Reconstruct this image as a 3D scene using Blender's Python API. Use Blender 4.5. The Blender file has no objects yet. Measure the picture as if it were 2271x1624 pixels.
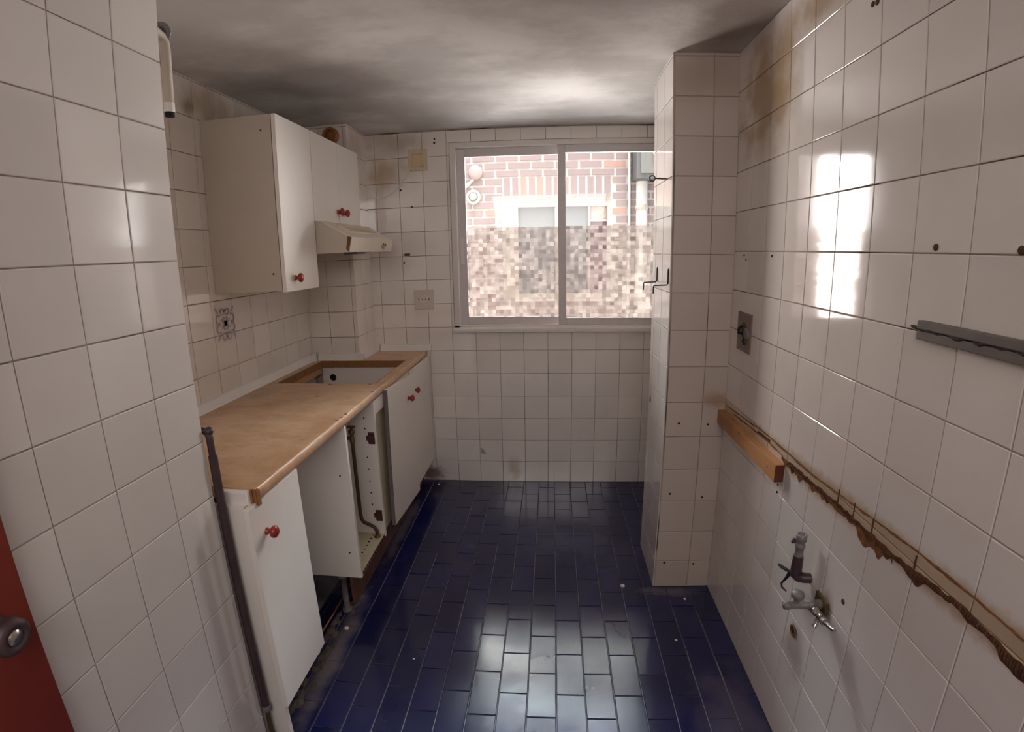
import bpy, bmesh, math, random
from mathutils import Matrix, Vector
random.seed(7)
sc = bpy.context.scene
COL = sc.collection
PI = math.pi

# ------------------------------------------------------------------ camera, world, lights, exposure
Rm = [[0.997204154525171, -0.07466431766680359, 0.0030189178673218006],
      [0.07226834915787762, 0.9739032288158458, 0.21515061378500727],
      [-0.019004207632366106, -0.21433091370453522, 0.9765762128594188]]
cd = bpy.data.cameras.new('camera')
cam = bpy.data.objects.new('camera', cd)
COL.objects.link(cam)
cam.matrix_world = Matrix(((Rm[0][0], Rm[0][2], -Rm[0][1], 0), (Rm[1][0], Rm[1][2], -Rm[1][1], 0),
                           (Rm[2][0], Rm[2][2], -Rm[2][1], 1.5), (0, 0, 0, 1)))
cd.type = 'PANO'                       # wide phone lens with barrel distortion
cd.panorama_type = 'FISHEYE_LENS_POLYNOMIAL'
cd.sensor_width = 36
cd.sensor_fit = 'HORIZONTAL'
cd.fisheye_fov = 3.1
cd.fisheye_polynomial_k0 = 0
for i, k in enumerate([5.46123187e-02, 1.46045899e-04, -4.41030361e-05, 7.51576991e-07]):
    setattr(cd, 'fisheye_polynomial_k%d' % (i + 1), -k)
cd.clip_start = 0.01
sc.camera = cam

w = bpy.data.worlds.new('sky')
sc.world = w
w.use_nodes = True
bg = w.node_tree.nodes['Background']
bg.inputs[0].default_value = (0.93, 0.96, 1.0, 1)
bg.inputs[1].default_value = 2.1

def lamp(name, kind, loc, rot, energy, color, **kw):
    l = bpy.data.lights.new(name, kind)
    l.energy = energy
    l.color = color
    for k, v in kw.items():
        setattr(l, k, v)
    o = bpy.data.objects.new(name, l)
    COL.objects.link(o)
    o.location = loc
    o.rotation_euler = rot
    return o

lamp('sun', 'SUN', (0, -3, 8), (math.radians(42), 0, math.radians(18)), 1.2, (1, 0.93, 0.84), angle=0.02)
def well(name, loc, aim, energy, col, sx, sy, spread=180):
    """added area lamp outside the window, out of view, that boosts the daylight entering"""
    rot = (Vector(aim) - Vector(loc)).to_track_quat('-Z', 'Y').to_euler()
    return lamp(name, 'AREA', loc, rot, energy, col, shape='RECTANGLE', size=sx, size_y=sy, spread=math.radians(spread))
well('top_window_fill', (0.1, 4.75, 3.75), (0.0, 3.2, 1.5), 600.0, (0.80, 0.90, 1.0), 3.2, 1.5, 130)  # added lamp above the view, strengthens the skylight coming in
well('low_window_fill', (0.1, 4.6, 0.05), (0.0, 3.2, 1.5), 120.0, (1.0, 0.95, 0.93), 3.4, 1.6, 150)  # added lamp below the sill, lifts the ceiling; no paving is modelled
well('side_window_fill', (-1.75, 4.45, 1.5), (0.1, 3.1, 1.4), 220.0, (1.0, 0.95, 0.93), 1.7, 2.6, 110)  # added lamp outside to the left, brightens the right wall
well('side_window_fill', (2.0, 4.45, 1.5), (-0.1, 3.1, 1.4), 275.0, (1.0, 0.96, 0.94), 1.7, 2.6, 110)  # added lamp outside to the right, brightens the left wall and doors
lamp('rear_fill', 'AREA', (0.0, -0.55, 2.20), (math.radians(38), 0, 0), 15.0, (1, 0.94, 0.90), shape='RECTANGLE', size=1.5, size_y=1.1)  # added fill light behind the camera, for surfaces facing away from the window
sc.view_settings.view_transform = 'Standard'
sc.view_settings.look = 'None'
sc.view_settings.gamma = 1
sc.view_settings.use_curve_mapping = False
sc.view_settings.exposure = 1.0
sc.cycles.use_denoising = True

# ------------------------------------------------------------------ dimensions (metres, camera at x=0 y=0 z=1.5)
CEIL = 2.255
XL, YL = -0.875, 1.104      # near left partition: face and end
XB = -1.43                  # back wall of the recess
XR = 0.73
YF = 3.197
PX, PY0, PY1 = 0.477, 2.06, 2.42   # pillar
CX, CY = -1.13, 2.90        # boxed duct column
YBACK = -1.2

# ------------------------------------------------------------------ materials
def nodes(name):
    m = bpy.data.materials.new(name)
    m.use_nodes = True
    nt = m.node_tree
    return m, nt, nt.nodes['Principled BSDF']

def N(nt, typ, **kw):
    n = nt.nodes.new(typ)
    for k, v in kw.items():
        setattr(n, k, v)
    return n

def math_(nt, op, a, b=None, clamp=False):
    n = N(nt, 'ShaderNodeMath', operation=op, use_clamp=clamp)
    for i, v in enumerate((a, b)):
        if v is None:
            continue
        if isinstance(v, (int, float)):
            n.inputs[i].default_value = v
        else:
            nt.links.new(v, n.inputs[i])
    return n.outputs[0]

def mix(nt, fac, a, b, blend='MIX'):
    n = N(nt, 'ShaderNodeMix', data_type='RGBA', blend_type=blend)
    for sock, v in ((n.inputs[0], fac), (n.inputs[6], a), (n.inputs[7], b)):
        if isinstance(v, (int, float)):
            sock.default_value = v
        elif isinstance(v, tuple):
            sock.default_value = v + (1,) if len(v) == 3 else v
        else:
            nt.links.new(v, sock)
    return n.outputs[2]

def pos(nt):
    return N(nt, 'ShaderNodeNewGeometry').outputs['Position']

def noise(nt, scale, detail=3, rough=0.55, vec=None, out='Fac'):
    n = N(nt, 'ShaderNodeTexNoise')
    n.inputs['Scale'].default_value = scale
    n.inputs['Detail'].default_value = detail
    n.inputs['Roughness'].default_value = rough
    nt.links.new(vec if vec is not None else pos(nt), n.inputs['Vector'])
    return n.outputs[out]

def ramp(nt, fac, lo, hi):
    n = N(nt, 'ShaderNodeMapRange', interpolation_type='SMOOTHSTEP')
    nt.links.new(fac, n.inputs[0])
    n.inputs[1].default_value = lo
    n.inputs[2].default_value = hi
    return n.outputs[0]

def vmap(nt, scale=(1, 1, 1)):
    n = N(nt, 'ShaderNodeMapping')
    n.inputs['Scale'].default_value = scale
    nt.links.new(pos(nt), n.inputs['Vector'])
    return n.outputs[0]

def bump(nt, b, h, strength, dist=0.01):
    n = N(nt, 'ShaderNodeBump')
    n.inputs['Strength'].default_value = strength
    n.inputs['Distance'].default_value = dist
    nt.links.new(h, n.inputs['Height'])
    nt.links.new(n.outputs[0], b.inputs['Normal'])

def blob(nt, c, r, nscale, seed_scale=1.0):
    """0..1 mask of a stain of its own shape at a place on the wall"""
    s = N(nt, 'ShaderNodeVectorMath', operation='SUBTRACT')
    nt.links.new(pos(nt), s.inputs[0])
    s.inputs[1].default_value = c
    d = N(nt, 'ShaderNodeVectorMath', operation='DIVIDE')
    nt.links.new(s.outputs[0], d.inputs[0])
    d.inputs[1].default_value = r
    l = N(nt, 'ShaderNodeVectorMath', operation='LENGTH')
    nt.links.new(d.outputs[0], l.inputs[0])
    nz = noise(nt, nscale, 4)
    v = math_(nt, 'ADD', l.outputs['Value'], math_(nt, 'MULTIPLY', math_(nt, 'SUBTRACT', nz, 0.5), 1.3))
    m = N(nt, 'ShaderNodeMapRange', interpolation_type='SMOOTHSTEP')
    nt.links.new(v, m.inputs[0])
    m.inputs[1].default_value = 1.0
    m.inputs[2].default_value = 0.15
    m.inputs[3].default_value = 0.0
    m.inputs[4].default_value = 1.0
    return m.outputs[0]

def plain(name, col, rough=0.5, metal=0.0, var=0.08, nscale=30, bmp=0.0, spec=0.5, dirt=None, dirt_amt=0.5):
    m, nt, b = nodes(name)
    n1 = noise(nt, nscale, 4)
    dark = tuple(c * (1 - var * 2) for c in col)
    lite = tuple(min(1, c * (1 + var * 2)) for c in col)
    c = mix(nt, n1, dark, lite)
    if dirt:
        c = mix(nt, math_(nt, 'MULTIPLY', ramp(nt, noise(nt, nscale * 0.4, 5), 0.5, 0.72), dirt_amt), c, dirt)
    nt.links.new(c, b.inputs['Base Color'])
    b.inputs['Roughness'].default_value = rough
    b.inputs['Metallic'].default_value = metal
    b.inputs['Specular IOR Level'].default_value = spec
    if bmp:
        bump(nt, b, n1, bmp, 0.004)
    return m

def tile_mat(name, col, stains=(), band=None, rough=0.05, spec=0.7):
    m, nt, b = nodes(name)
    oi = N(nt, 'ShaderNodeObjectInfo')
    v = math_(nt, 'MULTIPLY_ADD', oi.outputs['Random'], 0.10)
    v.node.inputs[2].default_value = 0.95
    cc = N(nt, 'ShaderNodeCombineColor')
    for i in range(3):
        nt.links.new(math_(nt, 'MULTIPLY', v, col[i]), cc.inputs[i])
    c = mix(nt, math_(nt, 'MULTIPLY', ramp(nt, noise(nt, 5, 5), 0.45, 0.75), 0.10), cc.outputs[0], (0.42, 0.34, 0.27))
    for ce, ra, co, st, ns in stains:
        c = mix(nt, math_(nt, 'MULTIPLY', blob(nt, ce, ra, ns), st), c, co)
    if band:
        y0, z0, y1, z1, half, co, st = band
        sp = N(nt, 'ShaderNodeSeparateXYZ')
        nt.links.new(pos(nt), sp.inputs[0])
        zl = math_(nt, 'MULTIPLY_ADD', sp.outputs[1], (z1 - z0) / (y1 - y0))
        zl.node.inputs[2].default_value = z0 - y0 * (z1 - z0) / (y1 - y0)
        d = math_(nt, 'ABSOLUTE', math_(nt, 'SUBTRACT', sp.outputs[2], zl))
        d = math_(nt, 'ADD', d, math_(nt, 'MULTIPLY', math_(nt, 'SUBTRACT', noise(nt, 40, 4), 0.5), 0.03))
        mk = N(nt, 'ShaderNodeMapRange', interpolation_type='SMOOTHSTEP')
        nt.links.new(d, mk.inputs[0])
        mk.inputs[1].default_value = half * 1.25
        mk.inputs[2].default_value = half * 0.5
        amt = math_(nt, 'MULTIPLY', mk.outputs[0], math_(nt, 'MULTIPLY_ADD', noise(nt, 9, 4), st))
        amt.node.inputs[1].node.inputs[2].default_value = st * 0.3
        c = mix(nt, amt, c, co)
    nt.links.new(c, b.inputs['Base Color'])
    rr = math_(nt, 'MULTIPLY_ADD', noise(nt, 6, 4), 0.07)
    rr.node.inputs[2].default_value = rough - 0.02
    nt.links.new(rr, b.inputs['Roughness'])
    b.inputs['IOR'].default_value = 1.7
    b.inputs['Specular IOR Level'].default_value = spec
    bump(nt, b, noise(nt, 5, 1), 0.02, 0.02)
    return m

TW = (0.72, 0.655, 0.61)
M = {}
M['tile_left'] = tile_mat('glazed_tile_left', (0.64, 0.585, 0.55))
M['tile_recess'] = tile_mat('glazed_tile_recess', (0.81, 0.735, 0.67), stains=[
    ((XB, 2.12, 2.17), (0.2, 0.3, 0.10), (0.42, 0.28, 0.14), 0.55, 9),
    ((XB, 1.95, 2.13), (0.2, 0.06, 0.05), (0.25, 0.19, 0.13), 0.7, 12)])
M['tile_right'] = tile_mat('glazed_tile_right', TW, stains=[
    ((XR, 1.80, 2.02), (0.2, 0.34, 0.27), (0.36, 0.22, 0.09), 0.85, 7),
    ((XR, 1.42, 2.17), (0.2, 0.30, 0.09), (0.36, 0.22, 0.10), 0.75, 8),
    ((XR, 1.24, 0.37), (0.2, 0.09, 0.13), (0.22, 0.15, 0.10), 0.55, 10),
    ((XR, 2.0, 0.35), (0.2, 0.16, 0.5), (0.40, 0.31, 0.24), 0.35, 6),
    ((XR, 1.13, 0.60), (0.2, 0.045, 0.06), (0.14, 0.08, 0.045), 0.9, 14)],
    band=(0.6, 0.915, 2.06, 0.862, 0.040, (0.40, 0.25, 0.11), 0.42))
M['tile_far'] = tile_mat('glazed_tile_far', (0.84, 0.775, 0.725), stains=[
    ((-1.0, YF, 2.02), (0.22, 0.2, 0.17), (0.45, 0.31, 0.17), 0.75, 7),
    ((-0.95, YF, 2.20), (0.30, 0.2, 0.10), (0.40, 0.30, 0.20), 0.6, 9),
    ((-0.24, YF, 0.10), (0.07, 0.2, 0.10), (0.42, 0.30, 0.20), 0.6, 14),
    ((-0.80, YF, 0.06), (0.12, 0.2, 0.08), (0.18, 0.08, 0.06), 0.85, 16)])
M['tile_pillar_shaded'] = tile_mat('dull_shaded_tile_pillar', (0.54, 0.455, 0.395), rough=0.42, spec=0.4, stains=[  # same tile, base darkened to paint in the shade on the pillar front
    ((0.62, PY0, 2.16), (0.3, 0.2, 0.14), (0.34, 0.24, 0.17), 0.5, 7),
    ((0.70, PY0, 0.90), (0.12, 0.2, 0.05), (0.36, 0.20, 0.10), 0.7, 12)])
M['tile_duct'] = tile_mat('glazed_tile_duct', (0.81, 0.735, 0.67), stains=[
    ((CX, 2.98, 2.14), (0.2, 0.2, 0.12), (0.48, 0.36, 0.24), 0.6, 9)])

m, nt, b = nodes('grout')
c = mix(nt, ramp(nt, noise(nt, 3.5, 4), 0.46, 0.66), (0.40, 0.335, 0.285), (0.09, 0.065, 0.05))
nt.links.new(c, b.inputs['Base Color'])
b.inputs['Roughness'].default_value = 0.85
M['grout'] = m

m, nt, b = nodes('floor_grout')
c = mix(nt, ramp(nt, noise(nt, 3, 4), 0.35, 0.65), (0.08, 0.08, 0.10), (0.30, 0.29, 0.33))
nt.links.new(c, b.inputs['Base Color'])
b.inputs['Roughness'].default_value = 0.5
M['floor_grout'] = m

m, nt, b = nodes('floor_tile_blue')
oi = N(nt, 'ShaderNodeObjectInfo')
c = mix(nt, oi.outputs['Random'], (0.005, 0.007, 0.050), (0.010, 0.013, 0.085))
dust = math_(nt, 'MULTIPLY', ramp(nt, noise(nt, 1.7, 5, 0.6), 0.46, 0.70), 0.035)
c = mix(nt, dust, c, (0.24, 0.25, 0.31))
for ce, ra, st in (((0.62, 1.35, 0), (0.16, 0.28, 0.3), 0.16), ((0.55, 2.02, 0), (0.2, 0.05, 0.3), 0.35), ((-0.84, 1.55, 0), (0.06, 0.45, 0.3), 0.5), ((-0.83, 2.6, 0), (0.05, 0.6, 0.3), 0.35)):
    c = mix(nt, math_(nt, 'MULTIPLY', blob(nt, ce, ra, 9), st), c, (0.30, 0.25, 0.22))
nt.links.new(c, b.inputs['Base Color'])
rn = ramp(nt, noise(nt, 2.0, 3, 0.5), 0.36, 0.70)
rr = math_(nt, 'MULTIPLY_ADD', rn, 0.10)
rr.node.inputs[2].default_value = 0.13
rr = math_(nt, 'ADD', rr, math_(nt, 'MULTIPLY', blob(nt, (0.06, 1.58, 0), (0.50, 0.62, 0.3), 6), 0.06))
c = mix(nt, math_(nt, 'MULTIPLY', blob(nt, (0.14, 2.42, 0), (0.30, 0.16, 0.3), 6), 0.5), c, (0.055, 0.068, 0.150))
nt.links.new(c, b.inputs['Base Color'])
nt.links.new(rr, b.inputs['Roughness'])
b.inputs['Specular IOR Level'].default_value = 0.75
bump(nt, b, noise(nt, 14, 2), 0.05, 0.01)
M['floor_tile'] = m

m, nt, b = nodes('ceiling_paint')
n1 = noise(nt, 1.6, 6, 0.62, vmap(nt, (1, 1.6, 1)))
c = mix(nt, ramp(nt, n1, 0.40, 0.62), (0.54, 0.51, 0.49), (0.72, 0.685, 0.66))
for ce, ra, co, st in (((-0.95, 2.25, CEIL), (0.45, 0.55, 0.3), (0.26, 0.23, 0.22), 0.6), ((0.62, 1.75, CEIL), (0.22, 0.6, 0.3), (0.24, 0.17, 0.13), 0.7), ((0.3, 1.35, CEIL), (0.42, 0.5, 0.3), (0.36, 0.335, 0.32), 0.55)):
    c = mix(nt, math_(nt, 'MULTIPLY', blob(nt, ce, ra, 4), st), c, co)
nt.links.new(c, b.inputs['Base Color'])
b.inputs['Roughness'].default_value = 0.75
bump(nt, b, noise(nt, 14, 5), 0.25, 0.01)
M['ceiling'] = m

M['plaster'] = plain('plaster', (0.5, 0.46, 0.43), 0.8)
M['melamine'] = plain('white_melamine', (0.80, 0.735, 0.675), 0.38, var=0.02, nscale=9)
M['melamine_side'] = plain('darker_melamine_side', (0.53, 0.46, 0.385), 0.42, var=0.02, nscale=9)  # darker and browner than the door melamine
M['cream'] = plain('yellowed_cream_board', (0.60, 0.53, 0.38), 0.5, var=0.03, dirt=(0.35, 0.25, 0.12), dirt_amt=0.3)
M['edge_dark'] = plain('dirty_board_edge', (0.16, 0.13, 0.14), 0.7, var=0.2)
M['knob_red'] = plain('dark_red_knob', (0.30, 0.030, 0.018), 0.28, var=0.1)
M['white_plastic'] = plain('white_plastic', (0.78, 0.73, 0.69), 0.35, var=0.03)
M['cream_plastic'] = plain('yellowed_plastic', (0.62, 0.49, 0.33), 0.4, var=0.05)
M['socket'] = plain('ivory_plastic', (0.66, 0.58, 0.50), 0.4, var=0.04)
M['maroon'] = plain('dark_maroon_metal', (0.075, 0.018, 0.022), 0.5, var=0.3)
M['hood'] = plain('cream_enamel', (0.70, 0.62, 0.50), 0.3, var=0.03, nscale=12)
M['rust'] = plain('rust', (0.085, 0.030, 0.012), 0.9, var=0.45, nscale=60, bmp=0.8)
M['rust_mid'] = plain('red_brown_residue', (0.20, 0.075, 0.025), 0.9, var=0.4, nscale=60, bmp=0.8)
M['rust_light'] = plain('ochre_glue_residue', (0.15, 0.072, 0.026), 0.9, var=0.4, nscale=50, bmp=0.8)
M['dark_metal'] = plain('dark_brown_painted_metal', (0.055, 0.030, 0.034), 0.45, var=0.25, nscale=25)
M['copper'] = plain('copper', (0.55, 0.26, 0.17), 0.35, 0.8)
M['brass_old'] = plain('tarnished_brass', (0.16, 0.11, 0.05), 0.45, 0.6, var=0.3)
M['brown_pipe'] = plain('brown_pipe', (0.075, 0.040, 0.018), 0.6, var=0.35, nscale=40)
M['chrome'] = plain('worn_chrome', (0.50, 0.46, 0.44), 0.22, 0.9, var=0.15)
M['grey_metal'] = plain('dull_grey_metal', (0.21, 0.185, 0.18), 0.5, 0.2, var=0.2)
M['black'] = plain('black_hole', (0.012, 0.010, 0.010), 0.9)
M['door_red'] = plain('red_brown_varnish', (0.16, 0.022, 0.012), 0.35, var=0.2, nscale=6)
M['plinth'] = plain('red_brown_plinth_board', (0.14, 0.062, 0.045), 0.6, var=0.35, nscale=14, dirt=(0.26, 0.15, 0.09), dirt_amt=0.5)
M['mortar_dirt'] = plain('mortar_dirt', (0.085, 0.07, 0.06), 0.95, var=0.5, nscale=35, bmp=0.6, dirt=(0.20, 0.165, 0.11), dirt_amt=0.4)
M['aluminium'] = plain('grey_aluminium', (0.60, 0.545, 0.54), 0.45, 0.0, var=0.04)
M['aluminium_lite'] = plain('pale_aluminium', (0.70, 0.65, 0.61), 0.45, 0.0, var=0.04)
M['strip_grey'] = plain('dirty_grey_channel', (0.15, 0.125, 0.11), 0.6, 0.1, var=0.15, nscale=18)
M['sealant'] = plain('dark_sealant', (0.035, 0.024, 0.022), 0.8)
M['steel_plate'] = plain('tarnished_box_plate', (0.24, 0.17, 0.15), 0.5, 0.2, var=0.25)
M['terracotta'] = plain('terracotta_duct', (0.33, 0.13, 0.05), 0.8, var=0.2)
M['sticker'] = plain('purple_grey_print', (0.40, 0.33, 0.36), 0.4, var=0.2, nscale=60)
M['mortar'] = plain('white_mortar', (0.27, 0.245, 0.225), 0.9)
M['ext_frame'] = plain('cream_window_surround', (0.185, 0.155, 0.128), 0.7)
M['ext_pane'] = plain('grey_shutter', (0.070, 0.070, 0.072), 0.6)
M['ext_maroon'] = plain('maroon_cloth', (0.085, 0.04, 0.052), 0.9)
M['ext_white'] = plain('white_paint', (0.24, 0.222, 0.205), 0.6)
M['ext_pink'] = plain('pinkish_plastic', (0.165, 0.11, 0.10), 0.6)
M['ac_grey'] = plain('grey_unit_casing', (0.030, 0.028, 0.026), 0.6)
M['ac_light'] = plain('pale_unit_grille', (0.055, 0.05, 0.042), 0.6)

m, nt, b = nodes('exterior_brick')
oi = N(nt, 'ShaderNodeObjectInfo')
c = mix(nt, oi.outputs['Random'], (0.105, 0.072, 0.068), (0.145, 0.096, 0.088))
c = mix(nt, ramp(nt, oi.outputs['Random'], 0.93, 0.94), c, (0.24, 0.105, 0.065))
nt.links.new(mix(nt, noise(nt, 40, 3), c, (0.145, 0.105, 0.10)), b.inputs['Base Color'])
b.inputs['Roughness'].default_value = 0.9
M['brick'] = m

# countertop: worn brown laminate
m, nt, b = nodes('worn_brown_laminate')
n1 = noise(nt, 7, 6, 0.65, vmap(nt, (1, 1.8, 1)))
n2 = noise(nt, 45, 4, 0.7)
c = mix(nt, ramp(nt, n1, 0.38, 0.66), (0.62, 0.395, 0.24), (0.50, 0.29, 0.155))
c = mix(nt, math_(nt, 'MULTIPLY', ramp(nt, n2, 0.5, 0.75), 0.35), c, (0.30, 0.16, 0.085))
c = mix(nt, math_(nt, 'MULTIPLY', blob(nt, (-0.83, 1.72, 0.905), (0.10, 0.22, 0.3), 8), 0.5), c, (0.30, 0.13, 0.045))
c = mix(nt, math_(nt, 'MULTIPLY', blob(nt, (-1.33, 2.12, 0.905), (0.10, 0.16, 0.3), 9), 0.45), c, (0.30, 0.20, 0.13))
nt.links.new(c, b.inputs['Base Color'])
rr = math_(nt, 'MULTIPLY_ADD', n1, 0.25)
rr.node.inputs[2].default_value = 0.24
nt.links.new(rr, b.inputs['Roughness'])
bump(nt, b, n2, 0.12, 0.003)
M['counter'] = m
m, nt, b = nodes('raw_chipboard_edge')
c = mix(nt, noise(nt, 60, 5, 0.7), (0.17, 0.065, 0.022), (0.36, 0.17, 0.06))
nt.links.new(c, b.inputs['Base Color'])
b.inputs['Roughness'].default_value = 0.8
M['chipboard'] = m
m, nt, b = nodes('orange_pine')
n1 = noise(nt, 9, 4, 0.6, vmap(nt, (8, 1, 8)))
c = mix(nt, n1, (0.40, 0.175, 0.055), (0.60, 0.31, 0.13))
c = mix(nt, math_(nt, 'MULTIPLY', blob(nt, (XR - 0.02, 2.0, 0.83), (0.1, 0.18, 0.06), 12), 0.6), c, (0.16, 0.055, 0.018))
nt.links.new(c, b.inputs['Base Color'])
b.inputs['Roughness'].default_value = 0.5
M['pine'] = m
M['pine_end'] = plain('red_brown_end_grain', (0.13, 0.028, 0.012), 0.6, var=0.2)

# clear glass: see-through with a surface reflection
m = bpy.data.materials.new('window_glass')
m.use_nodes = True
nt = m.node_tree
nt.nodes.clear()
out = N(nt, 'ShaderNodeOutputMaterial')
tr = N(nt, 'ShaderNodeBsdfTransparent')
tr.inputs[0].default_value = (0.96, 0.97, 0.96, 1)
gl = N(nt, 'ShaderNodeBsdfGlossy')
gl.inputs['Roughness'].default_value = 0.02
fr = N(nt, 'ShaderNodeFresnel')
fr.inputs[0].default_value = 1.45
ms = N(nt, 'ShaderNodeMixShader')
nt.links.new(fr.outputs[0], ms.inputs[0])
nt.links.new(tr.outputs[0], ms.inputs[1])
nt.links.new(gl.outputs[0], ms.inputs[2])
nt.links.new(ms.outputs[0], out.inputs[0])
M['glass'] = m

# adhesive film printed with a mosaic of clear and frosted squares
m = bpy.data.materials.new('mosaic_window_film')
m.use_nodes = True
nt = m.node_tree
nt.nodes.clear()
out = N(nt, 'ShaderNodeOutputMaterial')
sp = N(nt, 'ShaderNodeVectorMath', operation='DIVIDE')
nt.links.new(pos(nt), sp.inputs[0])
sp.inputs[1].default_value = (0.0245, 10.0, 0.0245)
fl = N(nt, 'ShaderNodeVectorMath', operation='FLOOR')
nt.links.new(sp.outputs[0], fl.inputs[0])
wn = N(nt, 'ShaderNodeTexWhiteNoise', noise_dimensions='3D')
nt.links.new(fl.outputs[0], wn.inputs[0])
fac = math_(nt, 'MULTIPLY_ADD', math_(nt, 'POWER', wn.outputs['Value'], 1.3), 0.72)
fac.node.inputs[2].default_value = 0.08
sc2 = N(nt, 'ShaderNodeSeparateColor')
nt.links.new(wn.outputs['Color'], sc2.inputs[0])
tl = N(nt, 'ShaderNodeBsdfTranslucent')
nt.links.new(mix(nt, sc2.outputs[1], (0.15, 0.128, 0.118), (0.30, 0.27, 0.255)), tl.inputs[0])
tr = N(nt, 'ShaderNodeBsdfTransparent')
nt.links.new(mix(nt, sc2.outputs[0], (0.70, 0.66, 0.64), (1.0, 0.97, 0.95)), tr.inputs[0])
ms = N(nt, 'ShaderNodeMixShader')
nt.links.new(fac, ms.inputs[0])
nt.links.new(tr.outputs[0], ms.inputs[1])
nt.links.new(tl.outputs[0], ms.inputs[2])
nt.links.new(ms.outputs[0], out.inputs[0])
M['film'] = m

# ------------------------------------------------------------------ mesh helpers
class MB:
    """collects shapes in world coordinates into one mesh"""
    def __init__(s):
        s.v, s.f, s.sm, s.mi = [], [], [], []
    def add(s, vs, fs, smooth=False, mi=0):
        o = len(s.v)
        s.v += [Vector(p) for p in vs]
        for f in fs:
            s.f.append([i + o for i in f])
            s.sm.append(smooth)
            s.mi.append(mi)
        return s
    def box(s, x0, x1, y0, y1, z0, z1, bev=0.0, mat=None, mi=0):
        bm = bmesh.new()
        bmesh.ops.create_cube(bm, size=1)
        for v in bm.verts:
            v.co = Vector(((x0 + x1) / 2 + v.co.x * (x1 - x0), (y0 + y1) / 2 + v.co.y * (y1 - y0), (z0 + z1) / 2 + v.co.z * (z1 - z0)))
        if bev:
            bmesh.ops.bevel(bm, geom=list(bm.edges), offset=bev, segments=2, profile=0.6, affect='EDGES')
        if mat is not None:
            bm.transform(mat)
        bm.verts.index_update()
        s.add([v.co.copy() for v in bm.verts], [[v.index for v in f.verts] for f in bm.faces], False, mi)
        bm.free()
        return s
    def prism(s, prof, axis, a, b, mi=0):
        """profile (list of 2-D points) extruded along an axis from a to b"""
        def P(p, t):
            return {'x': (t, p[0], p[1]), 'y': (p[0], t, p[1]), 'z': (p[0], p[1], t)}[axis]
        n = len(prof)
        vs = [P(p, a) for p in prof] + [P(p, b) for p in prof]
        fs = [list(range(n))[::-1], list(range(n, 2 * n))] + [[i, (i + 1) % n, n + (i + 1) % n, n + i] for i in range(n)]
        return s.add(vs, fs, False, mi)
    def tube(s, path, r, n=10, cap=True):
        path = [Vector(p) for p in path]
        rs = r if isinstance(r, (list, tuple)) else [r] * len(path)
        up = None
        vs, fs = [], []
        for i, p in enumerate(path):
            t = (path[min(i + 1, len(path) - 1)] - path[max(i - 1, 0)])
            if t.length < 1e-9:
                t = path[-1] - path[0]
            t.normalize()
            if up is None:
                up = t.orthogonal().normalized()
            up = (up - t * up.dot(t))
            up = up.normalized() if up.length > 1e-6 else t.orthogonal().normalized()
            sd = t.cross(up)
            for k in range(n):
                a = 2 * PI * k / n
                vs.append(p + (up * math.cos(a) + sd * math.sin(a)) * rs[i])
        for i in range(len(path) - 1):
            for k in range(n):
                k2 = (k + 1) % n
                fs.append([i * n + k, i * n + k2, (i + 1) * n + k2, (i + 1) * n + k])
        s.add(vs, fs, True)
        if cap:
            s.add([vs[k] for k in range(n)], [list(range(n))[::-1]])
            L = (len(path) - 1) * n
            s.add([vs[L + k] for k in range(n)], [list(range(n))])
        return s
    def lathe(s, base, axis, prof, n=16):
        """prof: (distance along axis, radius)"""
        base, axis = Vector(base), Vector(axis).normalized()
        path = [base + axis * d for d, _ in prof]
        u = axis.orthogonal().normalized()
        w_ = axis.cross(u)
        vs, fs = [], []
        for p, (_, r) in zip(path, prof):
            for k in range(n):
                a = 2 * PI * k / n
                vs.append(p + (u * math.cos(a) + w_ * math.sin(a)) * max(r, 1e-5))
        for i in range(len(prof) - 1):
            for k in range(n):
                k2 = (k + 1) % n
                fs.append([i * n + k, i * n + k2, (i + 1) * n + k2, (i + 1) * n + k])
        return s.add(vs, fs, True)
    def xf(s, mat):
        s.v = [mat @ v for v in s.v]
        return s
    def mesh(s, name, mats, off=Vector((0, 0, 0))):
        me = bpy.data.meshes.new(name)
        me.from_pydata([v - off for v in s.v], [], s.f)
        for mt in (mats if isinstance(mats, (list, tuple)) else [mats]):
            me.materials.append(mt)
        me.polygons.foreach_set('use_smooth', s.sm)
        me.polygons.foreach_set('material_index', s.mi)
        bm = bmesh.new()
        bm.from_mesh(me)
        bmesh.ops.recalc_face_normals(bm, faces=bm.faces)
        bm.to_mesh(me)
        bm.free()
        me.update()
        return me

def wloc(o):
    p = Vector((0, 0, 0))
    while o:
        p += o.location
        o = o.parent
    return p

def obj(name, mb, mats, parent=None, at=None):
    """one mesh object; vertices of mb are in world coordinates"""
    xs = [v.x for v in mb.v]; ys = [v.y for v in mb.v]; zs = [v.z for v in mb.v]
    base = Vector(at) if at else Vector(((min(xs) + max(xs)) / 2, (min(ys) + max(ys)) / 2, min(zs)))
    o = bpy.data.objects.new(name, mb.mesh(name, mats, base))
    COL.objects.link(o)
    if parent:
        o.parent = parent
        o.location = base - wloc(parent)
    else:
        o.location = base
    return o

def tag(o, label, cat, group=None):
    o['label'] = label
    o['category'] = cat
    if group:
        o['group'] = group
    return o

def thing(name, loc, label, cat, group=None):
    o = bpy.data.objects.new(name, None)
    o.empty_display_size = 0.05
    COL.objects.link(o)
    o.location = loc
    return tag(o, label, cat, group)

def struct(name, mb, mats, label=None):
    o = obj(name, mb, mats, at=(0, 0, 0))
    o['kind'] = 'structure'
    if label:
        o['label'] = label
    return o

def B(*a, **k):
    return MB().box(*a, **k)

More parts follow.
